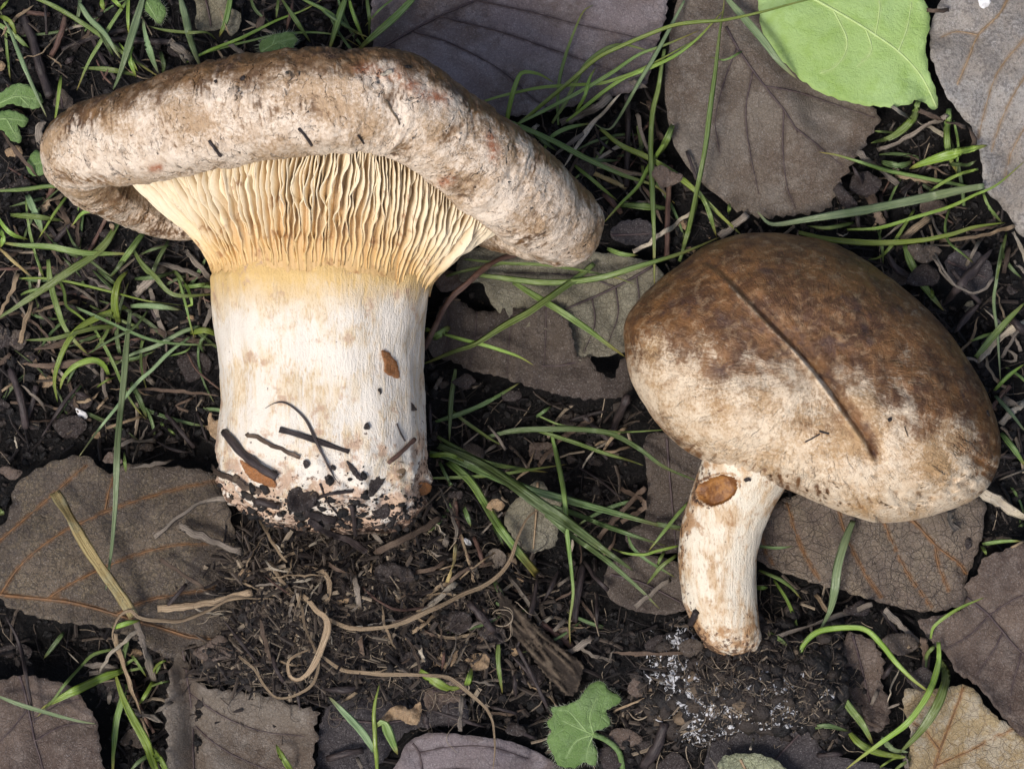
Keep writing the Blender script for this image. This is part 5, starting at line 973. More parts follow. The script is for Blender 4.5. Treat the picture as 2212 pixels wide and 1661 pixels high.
B(7, [(1740,715),(1770,850),(1820,960),(1840,1060),(1800,1180),(1700,1245),(1600,1240),(1540,1180),(1470,1080),(1388,1003)], 17, 't', lift=3, z=3, tip='n', label='thin pale dry blade hooked round under the curled loop')
for a in [([(475,1060),(580,1060),(685,1072)],42,'p'),([(1038,258),(1160,310),(1280,360),(1395,405)],44,'p'),([(928,448),(1050,530),(1185,612)],26,'r'),([(1078,592),(968,718)],24,'d'),([(910,730),(1100,715),(1300,680),(1460,638)],44,'t'),([(1760,490),(1880,520),(1912,580),(1900,680),(1845,715)],28,'t'),([(1895,540),(1700,540),(1555,562)],17,'t'),
          ([(30,775),(90,880),(130,1000),(160,1180),(200,1390)],28,'d'),([(1560,450),(1630,570),(1700,650)],22,'t'),([(1590,470),(1650,590),(1720,660)],16,'t'),([(1530,540),(1620,610),(1700,660)],14,'o'),([(1500,210),(1560,320),(1620,410),(1660,460)],16,'t'),([(1590,180),(1550,290),(1600,350)],12,'t'),([(1090,700),(1180,750),(1300,765)],10,'w'),([(1290,790),(1360,880),(1420,960),(1500,1050)],22,'d'),([(1500,780),(1530,900),(1570,1040)],36,'r'),([(640,1200),(630,1290)],26,'p'),([(720,1340),(850,1350),(940,1390)],50,'p'),([(1580,1000),(1600,1080),(1640,1150)],26,'d'),([(800,1190),(730,1300)],12,'p'),([(2050,540),(2070,640),(2080,720)],32,'p'),([(1710,1160),(1740,1320)],20,'d'),([(1870,1200),(1990,1200),(2100,1180)],50,'d'),([(2080,880),(2100,1010)],34,'r'),([(1420,640),(1300,660),(1180,640)],12,'p'),([(1000,1270),(900,1330)],22,'p'),([(390,980),(460,1050)],10,'w'),([(1540,450),(1580,500),(1690,520)],12,'w'),([(1690,430),(1680,500),(1640,560)],10,'t'),([(1750,620),(1730,700),(1700,730)],12,'t'),([(2100,1190),(1990,1270)],20,'t')]:
    B(7, *a, tip=random.choice('nnb'), lift=1.5, z=random.uniform(.5, 2.5))
# --- bottom middle
for a in [([(1260,190),(1400,300),(1600,440),(1800,610),(1925,735)],32,'k'),([(1265,128),(1450,190),(1600,250),(1800,320),(1965,372)],32,'k'),([(2035,368),(1900,400),(1830,420),(1720,410),(1635,378)],18,'y'),([(2025,418),(1930,490),(1848,592)],26,'g'),([(1948,398),(1900,505)],22,'g'),([(1738,308),(1770,380),(1850,450),(2015,552)],22,'k'),
          ([(990,925),(990,1050),(1012,1222)],30,'g'),([(1155,738),(1025,778)],28,'g'),([(805,1175),(835,1075)],42,'y'),([(960,560),(1000,640),(1040,690)],30,'k'),([(700,0),(720,20)],30,'k'),([(790,140),(830,260)],30,'k'),([(960,250),(1020,370)],26,'k')]:
    B(8, *a, tip='e', lift=2.2)
B(8, [(535,1092),(640,1160),(700,1190),(775,1190)], 54, 'y', lift=2, label='short bright green blade tip under the long withered blade')
B(8, [(-10,785),(130,840),(260,845),(430,815),(620,730),(780,650),(900,600),(1000,530),(1060,440),(1110,300),(1160,200),(1265,138)], 29, 't', lift=6, z=1.5, tip='e', label='long tan dry blade curving from the root tangle up to the fan-shaped fragment')
B(8, [(-40,1000),(80,1080),(200,1105),(400,1115),(650,1120),(750,1160),(860,1250),(940,1350),(965,1450),(955,1680)], 23, 't', lift=5, z=1.5, tip='e', label='long withered tan blade bending down over the mauve leaf')
B(8, [(280,412),(400,350),(540,280),(652,208)], 38, 'r', lift=2, z=2, tip='n', label='brown splinter lying below the right edge of the large stem foot')
for a in [([(742,355),(730,470),(692,582)],22,'s'),([(742,578),(680,640),(600,710),(525,775)],32,'w'),([(640,25),(700,150),(740,250),(740,385)],32,'p'),([(1218,535),(1190,700),(1150,830),(1092,965)],36,'d'),([(1100,955),(1200,1150),(1285,1325)],26,'d'),([(1482,478),(1450,640),(1430,805)],42,'d'),([(1212,782),(1150,680),(1058,555)],22,'p'),([(1985,558),(1880,640),(1778,722)],28,'p'),([(1368,1008),(1440,960),(1535,898)],38,'p'),([(1288,882),(1382,788)],26,'p'),
          ([(200,608),(300,690),(420,740),(605,718)],16,'o'),([(500,520),(600,505),(690,460)],26,'r'),([(150,500),(165,600),(180,700)],40,'r'),([(890,300),(950,235),(1010,175)],12,'p'),([(690,300),(680,380)],30,'p'),([(780,1230),(770,1330),(765,1440)],30,'p'),([(1560,630),(1560,780),(1565,850)],26,'d'),([(1340,500),(1290,620),(1250,690)],30,'d'),([(1490,460),(1560,560),(1620,620)],26,'d'),([(1330,600),(1420,540)],18,'p'),([(1650,985),(1800,990),(1940,992)],30,'r'),([(1060,1000),(1160,1100),(1220,1200)],22,'d'),([(820,700),(900,790),(960,860)],46,'d'),([(600,1320),(760,1370),(920,1420)],28,'d'),([(560,1330),(580,1430)],40,'d'),([(700,1280),(700,1420)],16,'d'),([(1080,1100),(1090,1250)],30,'d'),([(170,1590),(200,1661)],22,'p'),([(0,1600),(100,1570),(200,1550)],40,'d'),([(680,960),(660,1090)],18,'o'),([(860,450),(840,560)],30,'p'),([(770,300),(820,470),(850,580)],14,'t'),([(1650,1330),(1760,1280),(1850,1250)],18,'t'),([(2136,1340),(2080,1400),(2020,1450)],40,'p'),([(1950,1400),(1900,1550),(1830,1640)],60,'d'),([(1120,0),(1060,60)],14,'p'),([(850,320),(880,400),(900,470)],26,'o'),([(950,1300),(1100,1340)],20,'d'),([(1050,1420),(1200,1480)],26,'d'),([(240,270),(320,360)],26,'p'),([(560,860),(640,900)],18,'r')]:
    B(8, *a, tip=random.choice('nnb'), lift=1.5, z=random.uniform(.3, 2))
# --- bottom right
for a in [([(600,508),(700,550),(780,600),(845,675)],26,'g'),([(685,565),(760,680),(810,800),(832,885)],24,'y'),([(580,612),(655,610)],24,'y'),([(640,868),(720,910),(785,965)],28,'g'),([(1595,905),(1610,840),(1680,780),(1780,720),(1905,667)],20,'y'),([(1620,945),(1570,1010),(1560,1145)],27,'g'),([(1315,1475),(1370,1540),(1465,1562)],38,'b'),([(1895,360),(2000,345),(2120,340)],30,'g'),
          ([(890,1422),(1000,1410),(1125,1442)],30,'k'),([(580,368),(700,380),(805,370)],18,'k'),([(-10,240),(160,262)],32,'k'),([(1300,1650),(1380,1600),(1440,1600)],14,'y'),([(1890,370),(1920,420)],24,'y'),([(1480,1600),(1420,1640),(1360,1690)],20,'g'),([(2140,240),(2100,260)],20,'k')]:
    B(9, *a, tip='e', lift=2)
B(9, [(1148,222),(1110,320),(1060,480),(1040,620),(1010,750),(948,865)], 54, 'b', lift=4, z=2, label='broad pale green blade hanging down over the dense-veined brown leaf')
B(9, [(845,1035),(850,960),(920,880),(1020,850),(1200,850),(1300,930),(1400,1050),(1500,1150),(1625,1243)], 40, 'y', lift=6, label='bright green arching blade springing up beside the soil clump')
B(9, [(1640,925),(1640,1040),(1600,1180),(1540,1290),(1450,1400),(1330,1490),(1220,1570),(1105,1660)], 38, 'y', lift=5, label='bright yellow-green blade curving left of the yellow-tan leaf')
B(9, [(1645,1030),(1682,1110),(1650,1250),(1580,1380),(1500,1480),(1415,1565)], 56, 'g', lift=6, label='broad green blade curving over the yellow-tan leaf edge')
B(9, [(1115,1435),(1200,1520),(1320,1570),(1465,1592)], 48, 'y', lift=3, label='short bright green blade between blackish and yellow-tan leaves')
B(9, [(1065,1215),(1130,1310),(1200,1400),(1265,1525)], 46, 'g', lift=3, label='green blade leaning on the small dark red-brown leaf')
B(9, [(1860,30),(1970,100),(2080,170),(2150,215)], 62, 'w', lift=1, z=2.5, tip='n', label='thick bleached straw poking out from under the small cap rim')
for a in [([(815,975),(870,1020),(935,1042)],34,'t'),([(1255,708),(1060,770),(900,830),(635,925)],30,'p'),([(1325,735),(1430,840),(1525,935)],38,'p'),([(1405,952),(1550,945)],32,'t'),([(1552,895),(1565,1000),(1560,1145)],42,'r'),([(1418,1065),(1370,1180),(1340,1275)],12,'w'),([(1150,1305),(1220,1380),(1325,1425)],22,'r'),([(722,908),(660,1010),(598,1105)],26,'d'),([(0,995),(200,985)],20,'r'),([(1700,170),(1705,240),(1740,280)],60,'p'),([(1290,1200),(1250,1290)],22,'p'),([(1340,1310),(1420,1280)],16,'p'),([(300,1500),(330,1600),(375,1680)],12,'p'),([(570,1480),(550,1550)],14,'w'),([(245,1270),(220,1360)],12,'t'),([(1440,1570),(1460,1661)],30,'p'),([(940,1580),(1080,1570)],30,'d'),([(2136,340),(2060,380)],14,'t'),([(1310,740),(1420,900)],22,'d'),([(160,1185),(280,1190)],12,'w'),([(1380,1050),(1320,1130)],30,'d')]:
    B(9, *a, tip=random.choice('nnb'), lift=1.2)

# low shaded filler blades and twigs between the traced ones
def inleafy(u, v):
    x, y = vxy(u, v); return samp(HT, x, y) - samp(H0, x, y) > .8
FILL = [(1, 0, 0, 900, 180, 12), (4, 0, 560, 440, 940, 24), (1, 0, 400, 200, 620, 10), (2, 1300, 180, 1440, 480, 8), (3, 1850, 260, 2110, 480, 10), (6, 2040, 500, 2212, 1150, 10), (5, 960, 850, 1400, 1200, 9), (8, 1000, 1250, 1330, 1550, 5), (7, 230, 1430, 350, 1661, 4)]
for k, u0, v0, u1, v1, cnt in FILL:
    for i in range(cnt):
        u, v = random.uniform(u0, u1), random.uniform(v0, v1)
        a = random.uniform(0, 2 * math.pi); L = random.uniform(70, 190); b = random.uniform(-.5, .5)
        f = lambda q: ((q[0] - CR[k][0]) / .3729, (q[1] - CR[k][1]) / .3729)
        pts = [f((u + math.cos(a) * L * s + math.sin(a) * b * L * s * s, v + math.sin(a) * L * s - math.cos(a) * b * L * s * s)) for s in (0, .35, .7, 1)]
        if any(inleafy(*q) for q in uvs(k, pts)): continue
        B(k, pts, random.uniform(14, 28), random.choice('kkkg'), lift=random.uniform(0, 2), z=-.2, on='t', tip='e', root='s')
    for i in range(cnt):
        u, v = random.uniform(u0, u1), random.uniform(v0, v1)
        a = random.uniform(0, 2 * math.pi); L = random.uniform(50, 150); b = random.uniform(-.25, .25)
        pts = [f((u + math.cos(a) * L * s + math.sin(a) * b * L * s * s, v + math.sin(a) * L * s - math.cos(a) * b * L * s * s)) for s in (0, .5, 1)]
        if any(inleafy(*q) for q in uvs(k, pts)): continue
        B(k, pts, random.uniform(12, 40), random.choice('ddrrpo'), lift=0, z=-.1, tip='n')
# dry bits tangled below the large stem and strewn through the litter
for k, u0, v0, u1, v1, cnt in [(7, 470, 1180, 720, 1480, 36), (8, 720, 1180, 1060, 1500, 46), (8, 1050, 1200, 1320, 1540, 16), (9, 1660, 1330, 1960, 1560, 10), (4, 0, 560, 440, 980, 22), (3, 1300, 200, 1440, 520, 8), (3, 1860, 260, 2110, 500, 10), (6, 2040, 520, 2212, 1160, 14), (1, 0, 0, 800, 180, 18), (5, 960, 860, 1400, 1200, 10), (7, 230, 1420, 360, 1661, 6)]:
    f = lambda q: ((q[0] - CR[k][0]) / .3729, (q[1] - CR[k][1]) / .3729)
    for i in range(cnt):
        u, v = random.uniform(u0, u1), random.uniform(v0, v1)
        a = random.uniform(0, 2 * math.pi); L = random.uniform(30, 110); b = random.uniform(-.7, .7)
        pts = [f((u + math.cos(a) * L * s + math.sin(a) * b * L * s * s, v + math.sin(a) * L * s - math.cos(a) * b * L * s * s)) for s in (0, .5, 1)]
        if any(inleafy(*q) for q in uvs(k, pts)): continue
        B(k, pts, random.uniform(6, 24), random.choice('tttppwrr'), lift=random.uniform(0, 2.5), z=.2, tip=random.choice('neb'))
# beyond the frame the sward goes on
for i in range(110):
    side = random.randrange(4)
    u, v = [(random.uniform(-300, -30), random.uniform(-200, 1850)), (random.uniform(2245, 2500), random.uniform(-200, 1850)), (random.uniform(-200, 2400), random.uniform(-260, -40)), (random.uniform(-200, 2400), random.uniform(1700, 1900))][side]
    a = random.uniform(0, 2 * math.pi); L = random.uniform(60, 160)
    if side == 0: a = math.pi + random.uniform(-1.2, 1.2)
    if side == 1: a = random.uniform(-1.2, 1.2)
    if side == 2: a = -math.pi / 2 + random.uniform(-1.2, 1.2)
    if side == 3: a = math.pi / 2 + random.uniform(-1.2, 1.2)
    kd = random.choice('gggkyt'); dk = {'left': 0}
    B(0, [(u, v), (u + math.cos(a) * L * .5 + 8, v + math.sin(a) * L * .5), (u + math.cos(a) * L, v + math.sin(a) * L)], random.uniform(6, 14), kd, lift=2, root='s', label='grass blade in the sward surrounding the litter')['group'] = 'blades of the surrounding sward'
# ------------------------------------------------------------------ debris clinging to the mushrooms
def stick(k, pts, wd, kind, label, z=.35, shape=None, tip='n'):
    o = B(k, pts, wd, kind, on='m', z=z, tip=tip, label=label, shape=shape, roll=0.1); return o
stick(4, [(1530,950),(1580,918),(1630,895),(1720,950),(1790,1030),(1830,1130),(1900,1280),(1975,1395)], 15, 'd', 'thin bent black root fibre on the white large stem', .35, tip='b')
stick(4, [(1605,1060),(1750,1100),(1900,1155),(2035,1200)], 32, 'd', 'dark flat stick crossed by the bent fibre on the large stem', .4, 'strip')
stick(4, [(1310,1070),(1400,1180),(1500,1270),(1620,1350)], 48, 'd', 'thick dark stick on the lower left of the large stem', .7)
stick(4, [(1420,1080),(1550,1140),(1750,1230)], 22, 'r', 'thin brown stick between two dark sticks on the large stem', .3)
stick(4, [(1215,1275),(1340,1340),(1440,1400),(1530,1420)], 32, 'r', 'grey-brown stick at the bottom left edge of the large stem', .5, 'strip')
stick(5, [(330,1265),(400,1210),(470,1140),(505,1108)], 24, 'o', 'brown stick slanting at the lower right of the large stem', .5)
stick(5, [(395,1020),(420,1090),(452,1138)], 9, 'd', 'hair-thin black fibre on the right of the large stem', .15)
stick(4, [(1830,1470),(1900,1430),(2060,1420)], 18, 'd', 'short dark twig near the foot of the large stem', .35)
stick(4, [(1850,1360),(1900,1480),(1975,1565)], 11, 'd', 'thin fibre running down to the foot of the large stem', .25)
stick(4, [(2040,1480),(2050,1570),(2060,1690)], 26, 'd', 'upright dark needle at the foot of the large stem', .4)
stick(7, [(1780,190),(1900,260),(2040,340),(2136,410)], 38, 'd', 'long dark stick lying across the bottom of the large stem', 1.2, 'strip')
stick(7, [(1480,90),(1570,110),(1650,118)], 40, 'd', 'blunt dark stick end at the bottom left of the large stem', 1.0)
stick(7, [(1750,150),(1850,180),(1960,215)], 46, 'd', 'dark bark strip below the large stem foot', 1.0, 'strip')
stick(1, [(1725,735),(1780,800),(1815,850)], 16, 'd', 'dark needle on the near rim of the large cap', .2)
stick(1, [(1205,805),(1240,850),(1285,910)], 16, 'd', 'dark splinter at the edge of the large cap rim', .25)
stick(2, [(320,570),(370,640),(430,740)], 9, 't', 'fine tan fibre pressed on the pale part of the large cap', .1)
stick(2, [(305,445),(345,425),(382,410)], 22, 'w', 'tiny white splinter on the reddish scar of the large cap', .3)
stick(1, [(2070,780),(2110,835)], 10, 'd', 'tiny dark fibre on the large cap edge', .15)
stick(6, [(945,1070),(975,1080),(1010,1090)], 12, 'd', 'tiny dark forked mark fibre on the small cap', .12)
stick(6, [(860,1140),(900,1120),(960,1085)], 9, 'd', 'thin wavy fibre on the lower part of the small cap', .1)
stick(6, [(1440,1040),(1465,1110)], 7, 'r', 'fine brown fibre on the pale lower small cap', .1)
stick(9, [(215,820),(240,760),(245,740)], 40, 'd', 'black rotten chip at the lower left of the small stem', .5)
def flake(k, pts, mat, label, z=.25, name='leaf_flake', cat='flake', on='m', amp=.25, thick=.18, sp=.55, grp=None, curl=.3):
    """a thin chip that follows what it lies on"""
    pv = np.array(uvs(k, pts)); c = pv.mean(0); size = max(np.ptp(pv, axis=0)) * .05
    if on == 'm':
        h = onmush(*c); h = h if h is not None else (at(c[0], c[1], 12), np.array([0, 0, 1.]))
        C0, Nn = h
        if Nn[2] < .3: Nn = unit(Nn + np.array([0, 0, .6]))
    else:
        x, y = vxy(*c); r = [samp(HT, x + dx * size * .7, y + dy * size * .7) for dx in (-1, 0, 1) for dy in (-1, 0, 1)]
        zz = float(max(r)) ; C0 = at(c[0], c[1], zz); Nn = np.array([random.uniform(-.15, .15), random.uniform(-.15, .15), 1.])
    Nn = unit(Nn); kk = (CAM_H - C0[2]) / CAM_H
    out = (pv - c) * [1, -1] * .1 * kk
    sd = random.uniform(0, 99)
    zf = lambda x, y: z + amp * fbm(x / 2.2, y / 2.2, sd, s=130, o=3) + curl * ((x * x + y * y) / (size * size + .01)) * .5
    V, F, v2 = sheet(out, sp, zf, thick, (.15, 1.1), seed=int(sd * 10), dense=.4)
    # plane through C0 with normal Nn: keep x,y as seen from above
    V = V * MM; zz = -(Nn[0] * V[:, 0] + Nn[1] * V[:, 1]) / max(Nn[2], .35)
    V = np.column_stack([V[:, 0] + C0[0], V[:, 1] + C0[1], V[:, 2] + zz + C0[2]])
    return mk(name, V, F, M[mat], attrs=dict(veind=np.full(len(V), 9.)), label=label, cat=cat, group=grp)
flake(5, [(310,610),(350,615),(375,650),(405,680),(412,765),(360,755),(330,730),(335,680)], 'flake_red', 'rust-red leaf flake stuck on the right side of the large stem')
flake(5, [(455,900),(480,905),(500,925),(518,950),(500,957),(475,942)], 'flake_dark', 'small black flake near the right edge of the large stem')
flake(5, [(212,1035),(232,1028),(242,1045),(236,1062),(214,1060)], 'flake_dark', 'small round dark crumb on the lower large stem', .4)
flake(5, [(290,830),(305,825),(318,845),(305,862)], 'flake_dark', 'tiny dark speck under the rust-red flake')
flake(4, [(1205,1020),(1225,960),(1240,1010),(1290,1008),(1292,1060),(1270,1130),(1222,1092)], 'flake_tan', 'curled tan leaf flake at the left edge of the large stem', .8, amp=.5)
flake(4, [(1875,1330),(1900,1325),(1925,1350),(1900,1385),(1880,1360)], 'flake_dark', 'dark chip below the dark flat stick on the large stem')
flake(4, [(2005,1245),(2030,1255),(2075,1310),(2110,1360),(2075,1355),(2040,1310)], 'flake_dark', 'pointed dark chip on the lower middle of the large stem')
flake(4, [(1755,1245),(1785,1245),(1792,1275),(1765,1285)], 'flake_dark', 'small blue-black crumb at the end of the thin brown stick', .5)
flake(4, [(1380,1240),(1480,1280),(1560,1310),(1610,1390),(1540,1390),(1440,1340)], 'flake_red', 'brown leaf scrap between the sticks at the large stem foot', .2, amp=.5)
flake(5, [(265,1325),(330,1320),(320,1380),(260,1450),(235,1430)], 'flake_dark', 'dark brown leaf scrap near the foot of the large stem', .6, amp=.5)
flake(5, [(400,1280),(425,1250),(455,1290),(430,1345),(405,1340)], 'flake_tan', 'pinkish tan scrap near the right foot of the large stem', .3)
flake(5, [(265,1490),(320,1480),(360,1520),(350,1570),(300,1580),(260,1540)], 'flake_dark', 'large black crumb at the foot of the large stem', 1.2, amp=1.0, thick=1.2, name='soil_crumb', cat='crumb')
flake(4, [(1680,1420),(1750,1395),(1820,1410),(1840,1470),(1790,1530),(1710,1540),(1670,1490)], 'flake_dark', 'round grey-black clod on the foot of the large stem', 1.4, amp=1.4, thick=1.5, name='soil_clod', cat='clod')
flake(5, [(530,1370),(570,1365),(600,1390),(590,1430),(550,1450),(530,1420)], 'flake_red', 'orange-brown scrap right of the large stem foot', .5)
flake(1, [(1235,470),(1255,462),(1262,478),(1245,486)], 'flake_dark', 'tiny black grain on the upper large cap left of another', .2)
flake(1, [(1390,450),(1410,443),(1418,456),(1400,464)], 'flake_dark', 'tiny black grain on the upper large cap right of another', .2)
flake(2, [(450,380),(480,385),(478,395),(455,392)], 'flake_dark', 'tiny black sliver on the brown top of the large cap', .2)
flake(6, [(510,1350),(545,1345),(552,1362),(520,1368)], 'flake_dark', 'tiny black crumb under the small cap rim on the stem', .4)
flake(6, [(650,1600),(670,1590),(668,1615),(652,1620)], 'flake_dark', 'tiny black crumb on the right edge of the small stem', .3)
flake(6, [(1915,960),(1930,955),(1938,985),(1925,988)], 'flake_dark', 'tiny black speck near the right rim of the small cap', .15)
flake(6, [(1345,1000),(1365,995),(1370,1010),(1350,1015)], 'flake_dark', 'tiny grey speck on the pale band of the small cap', .15)
# leaf scraps on the ground
flake(3, [(1870,-10),(1930,-10),(1938,25),(1905,48),(1880,40)], 'chip', 'bright white chip on the pale speckled leaf', .3, name='white_chip', cat='chip', on='t')
flake(4, [(438,945),(455,942),(495,965),(512,990),(490,1012),(468,1000)], 'chip', 'small white curled chip in the dark litter left of the large stem', .6, name='white_chip', cat='chip', on='t', amp=.6)
flake(8, [(300,1390),(360,1310),(440,1290),(480,1310),(540,1270),(530,1390),(470,1400),(400,1370)], 'flake_tan', 'crumpled tan paper-like scrap above the mauve leaf', .8, on='t', amp=1.6)
flake(8, [(610,1040),(660,980),(700,1000),(760,970),(720,1060),(660,1090)], 'flake_tan', 'crumpled tan scrap right of the root tangle, larger one', .6, on='t', amp=1.4)
flake(8, [(790,1030),(850,990),(930,1000),(930,1070),(860,1090),(800,1060)], 'flake_tan', 'crumpled pale scrap beside the rotten wood', .6, on='t', amp=1.4)
flake(8, [(30,700),(110,660),(180,720),(120,780),(40,760)], 'flake_tan', 'tan leaf scrap beneath the long tan dry blade', .4, on='t', amp=1.2)
flake(8, [(270,510),(330,460),(400,470),(500,520),(480,570),(380,580),(300,560)], 'flake_dark', 'glossy black crumpled chip under the large stem foot', 1.2, on='t', amp=1.6)
flake(8, [(660,770),(760,740),(830,770),(820,850),(740,870),(670,830)], 'flake_dark', 'black lump of rotten leaf left of the wood piece', 1.0, on='t', amp=1.5)
flake(8, [(870,860),(940,830),(1020,850),(1020,920),(940,930)], 'flake_dark', 'grey-black clod at the edge of the wood piece', 1.2, on='t', amp=1.4, thick=1.2)
flake(8, [(420,1010),(500,970),(560,990),(580,1060),(520,1110),(440,1100)], 'flake_dark', 'dark blue-grey flat chip above the withered blade', .4, on='t', amp=.6)
flake(8, [(910,440),(960,380),(1030,420),(1020,480),(940,500)], 'leaf_grey', 'grey leaf chip left of the fan-shaped fragment', .4, on='t', amp=.6)
flake(8, [(780,330),(800,325),(830,350),(820,366),(790,352)], 'chip', 'tiny bluish white curled chip right of the large stem foot', .5, on='t', amp=.3, name='white_chip', cat='chip')
flake(9, [(1790,340),(1815,330),(1830,370),(1800,390)], 'flake_dark', 'tan-green chip in the litter right of the small cap', .4, on='t')
flake(9, [(960,1010),(1000,985),(1030,1020),(1010,1060),(970,1050)], 'flake_tan', 'tan scrap right of the soil clump', .6, on='t', amp=.8)
flake(3, [(1030,1090),(1070,1080),(1160,1170),(1150,1230),(1080,1190),(1040,1130)], 'flake_dark', 'twisted dark scrap under the toothed leaf corner', .8, on='t', amp=1.2)
flake(6, [(1790,340),(1830,320),(1850,360),(1820,390),(1790,385)], 'leaf_olive', 'olive leaf chip in the twigs right of the small cap', .4, on='t', amp=.4)
def ruff(cnt):
    out = []
    for i in range(cnt):
        a = 2 * math.pi * i / cnt; out.append(a)
    return out
SCR = [('flake_dark', 44), ('leaf_ribbed', 18), ('leaf_mauve', 14), ('flake_tan', 22)]
SCL = {'flake_dark': ('blackish leaf scrap in the litter', 'blackish leaf scraps in the litter'), 'leaf_ribbed': ('dull brown leaf scrap in the litter', 'dull brown leaf scraps in the litter'), 'leaf_mauve': ('mauve-brown leaf scrap in the litter', 'mauve-brown leaf scraps in the litter'), 'flake_tan': ('small light tan leaf scrap in the litter', 'light tan leaf scraps in the litter')}
for mt, cnt in SCR:
    c = 0; tries = 0
    while c < cnt and tries < 900:
        tries += 1
        u, v = random.uniform(-20, 2230), random.uniform(-20, 1680)
        if inleafy(u, v) or onmush(u, v) is not None: continue
        s = random.uniform(14, 46) * (.55 if mt == 'flake_tan' else 1); r0 = random.uniform(0, 6)
        pts = [(u + math.cos(a + r0) * s * random.uniform(.55, 1.1), v + math.sin(a + r0) * s * random.uniform(.35, .8)) for a in ruff(7)]
        lb = SCL[mt][0].replace('in the litter', place(np.array([at(u, v, 2)])))
        flake(0, pts, mt, lb, random.uniform(-.3, .3), on='t', amp=random.uniform(.4, 1.2), sp=.9, grp=SCL[mt][1], curl=random.uniform(-.5, 1)); c += 1

# ------------------------------------------------------------------ green herb leaves, sprout, wood
def herb(k, pts, z, label, mid, veins, mat='herb', pet=None, hairs=0, curl=-.6, amp=.7, dome=0.):
    out = np.array([vxy(u, v) for u, v in uvs(k, pts)]); c = out.mean(0); zz = float(np.median(samp(HT, out[:, 0], out[:, 1]))) + z
    kk = (CAM_H - zz * MM) / CAM_H; out = out * kk; c = c * kk
    loc = lambda q: np.array([vxy(u, v) for u, v in uvs(k, q)]) * kk
    size = np.ptp(out, axis=0).max() / 2; allv = [cr(loc(mid), 16)] + [cr(loc(q), 12) for q in veins]
    def zf(x, y):
        r = np.hypot(x - c[0], y - c[1]) / size; d = np.full(np.shape(x), 9.)
        for q in allv: d = np.minimum(d, dseg(x, y, q)[0])
        return zz + curl * r * r + amp * fbm(x / 5, y / 5, z, s=140, o=2) * .6 + .35 * (1 - np.exp(-(d / 1.2) ** 2))
    V, F, v2 = sheet(out, .6, zf, .25, (.25, 1.6), seed=int(abs(out[0, 0]) * 10), dense=.4)
    root = thing('herb_leaf', label, 'leaf', np.array([c[0], c[1], V[:, 2].min()]) * MM)
    m = len(v2); d = np.full(m, 9.)
    for q in allv: d = np.minimum(d, dseg(v2[:, 0], v2[:, 1], q)[0])
    mk('blade', V * MM, F, M[mat], root, attrs=dict(veind=np.tile(d, 2)))
    for i, q in enumerate(allv):
        P = np.column_stack([q, zf(q[:, 0], q[:, 1])]) * MM; tv, tf, tu = tube(P, np.linspace(.22, .08, len(P)) * MM, 6); mk('midrib' if i == 0 else 'vein', tv, tf, M['vein_green'] if mat == 'leaf_green' else M['herb_vein'], root, uv=tu)
    if pet:
        q = cr(loc(pet[0]), 20); t = np.linspace(0, 1, 20); gz = samp(HT, q[:, 0], q[:, 1])
        P = np.column_stack([q, (1 - t) * zf(q[:1, 0], q[:1, 1]) + t * np.minimum(gz, zz) ]) * MM; tv, tf, tu = tube(P, np.full(20, pet[1] * .0373 / 2) * MM, 8); mk('petiole', tv, tf, M['herb'], root, uv=tu, attrs=dict(veind=np.full(len(tv), 9.)))
    if hairs:
        vs, fs = [], []
        b = cr(out, hairs, True); cc = c
        for i, p in enumerate(b):
            dv = unit(p - cc) + np.random.default_rng(i).normal(0, .35, 2); L = random.uniform(.7, 1.5); z0 = float(zf(p[:1], p[1:2])[0]); e = p + unit(dv) * L
            s = np.array([-dv[1], dv[0]]) * .035; n0 = len(vs)
            vs += [(p[0] - s[0], p[1] - s[1], z0), (p[0] + s[0], p[1] + s[1], z0), (p[0], p[1], z0 + .06), (e[0], e[1], z0 + random.uniform(-.3, .6))]; fs += [[n0, n0 + 1, n0 + 3], [n0 + 1, n0 + 2, n0 + 3], [n0 + 2, n0, n0 + 3]]
        o = mk('hairs', np.array(vs) * MM, fs, M['hair'], root, kind='stuff')
    return root
n = N('herb_vein'); M['herb_vein'] = n.done(n.mix(n.step(n.noise(1, 3), .4, .6), (.26, .38, .15), (.21, .32, .11)), .5, None)
n = N('plant_hair'); M['hair'] = n.done(n.mix(n.step(n.noise(1, 3), .4, .6), (.5, .55, .42), (.4, .45, .32)), .5, None)
herb(8, [(1290,1310),(1380,1292),(1450,1262),(1485,1210),(1530,1168),(1590,1160),(1630,1200),(1690,1240),(1692,1285),(1610,1320),(1630,1365),(1638,1400),(1600,1425),(1545,1440),(1528,1480),(1562,1560),(1548,1645),(1485,1625),(1430,1662),(1340,1645),(1300,1570),(1270,1490),(1298,1440),(1268,1395),(1308,1350)], 5.0,
     'green lobed hairy herb leaf with stalk beside the rotten wood', [(1540,1460),(1450,1420),(1360,1380)], [[(1540,1460),(1520,1350),(1570,1230)],[(1540,1460),(1440,1500),(1380,1600)],[(1500,1440),(1400,1330),(1340,1320)],[(1540,1460),(1510,1540),(1500,1600)]], pet=([(1540,1460),(1620,1500),(1690,1570),(1715,1680)], 34), hairs=170, curl=-1.6, amp=1.2)
herb(1, [(-20,560),(60,500),(150,490),(220,530),(245,590),(200,635),(120,618),(60,600),(-20,640)], 3.0, 'upper rounded green herb leaf left of the large cap', [(-10,600),(100,560),(230,580)], [[(60,575),(100,520)],[(120,565),(170,615)]])
herb(1, [(-20,660),(40,640),(110,650),(160,690),(130,742),(102,722),(122,820),(60,812),(20,762),(-20,735)], 3.6, 'toothed green herb leaf below the rounded one left of the large cap', [(-10,690),(60,690),(150,700)], [[(40,690),(100,800)]], mat='herb')
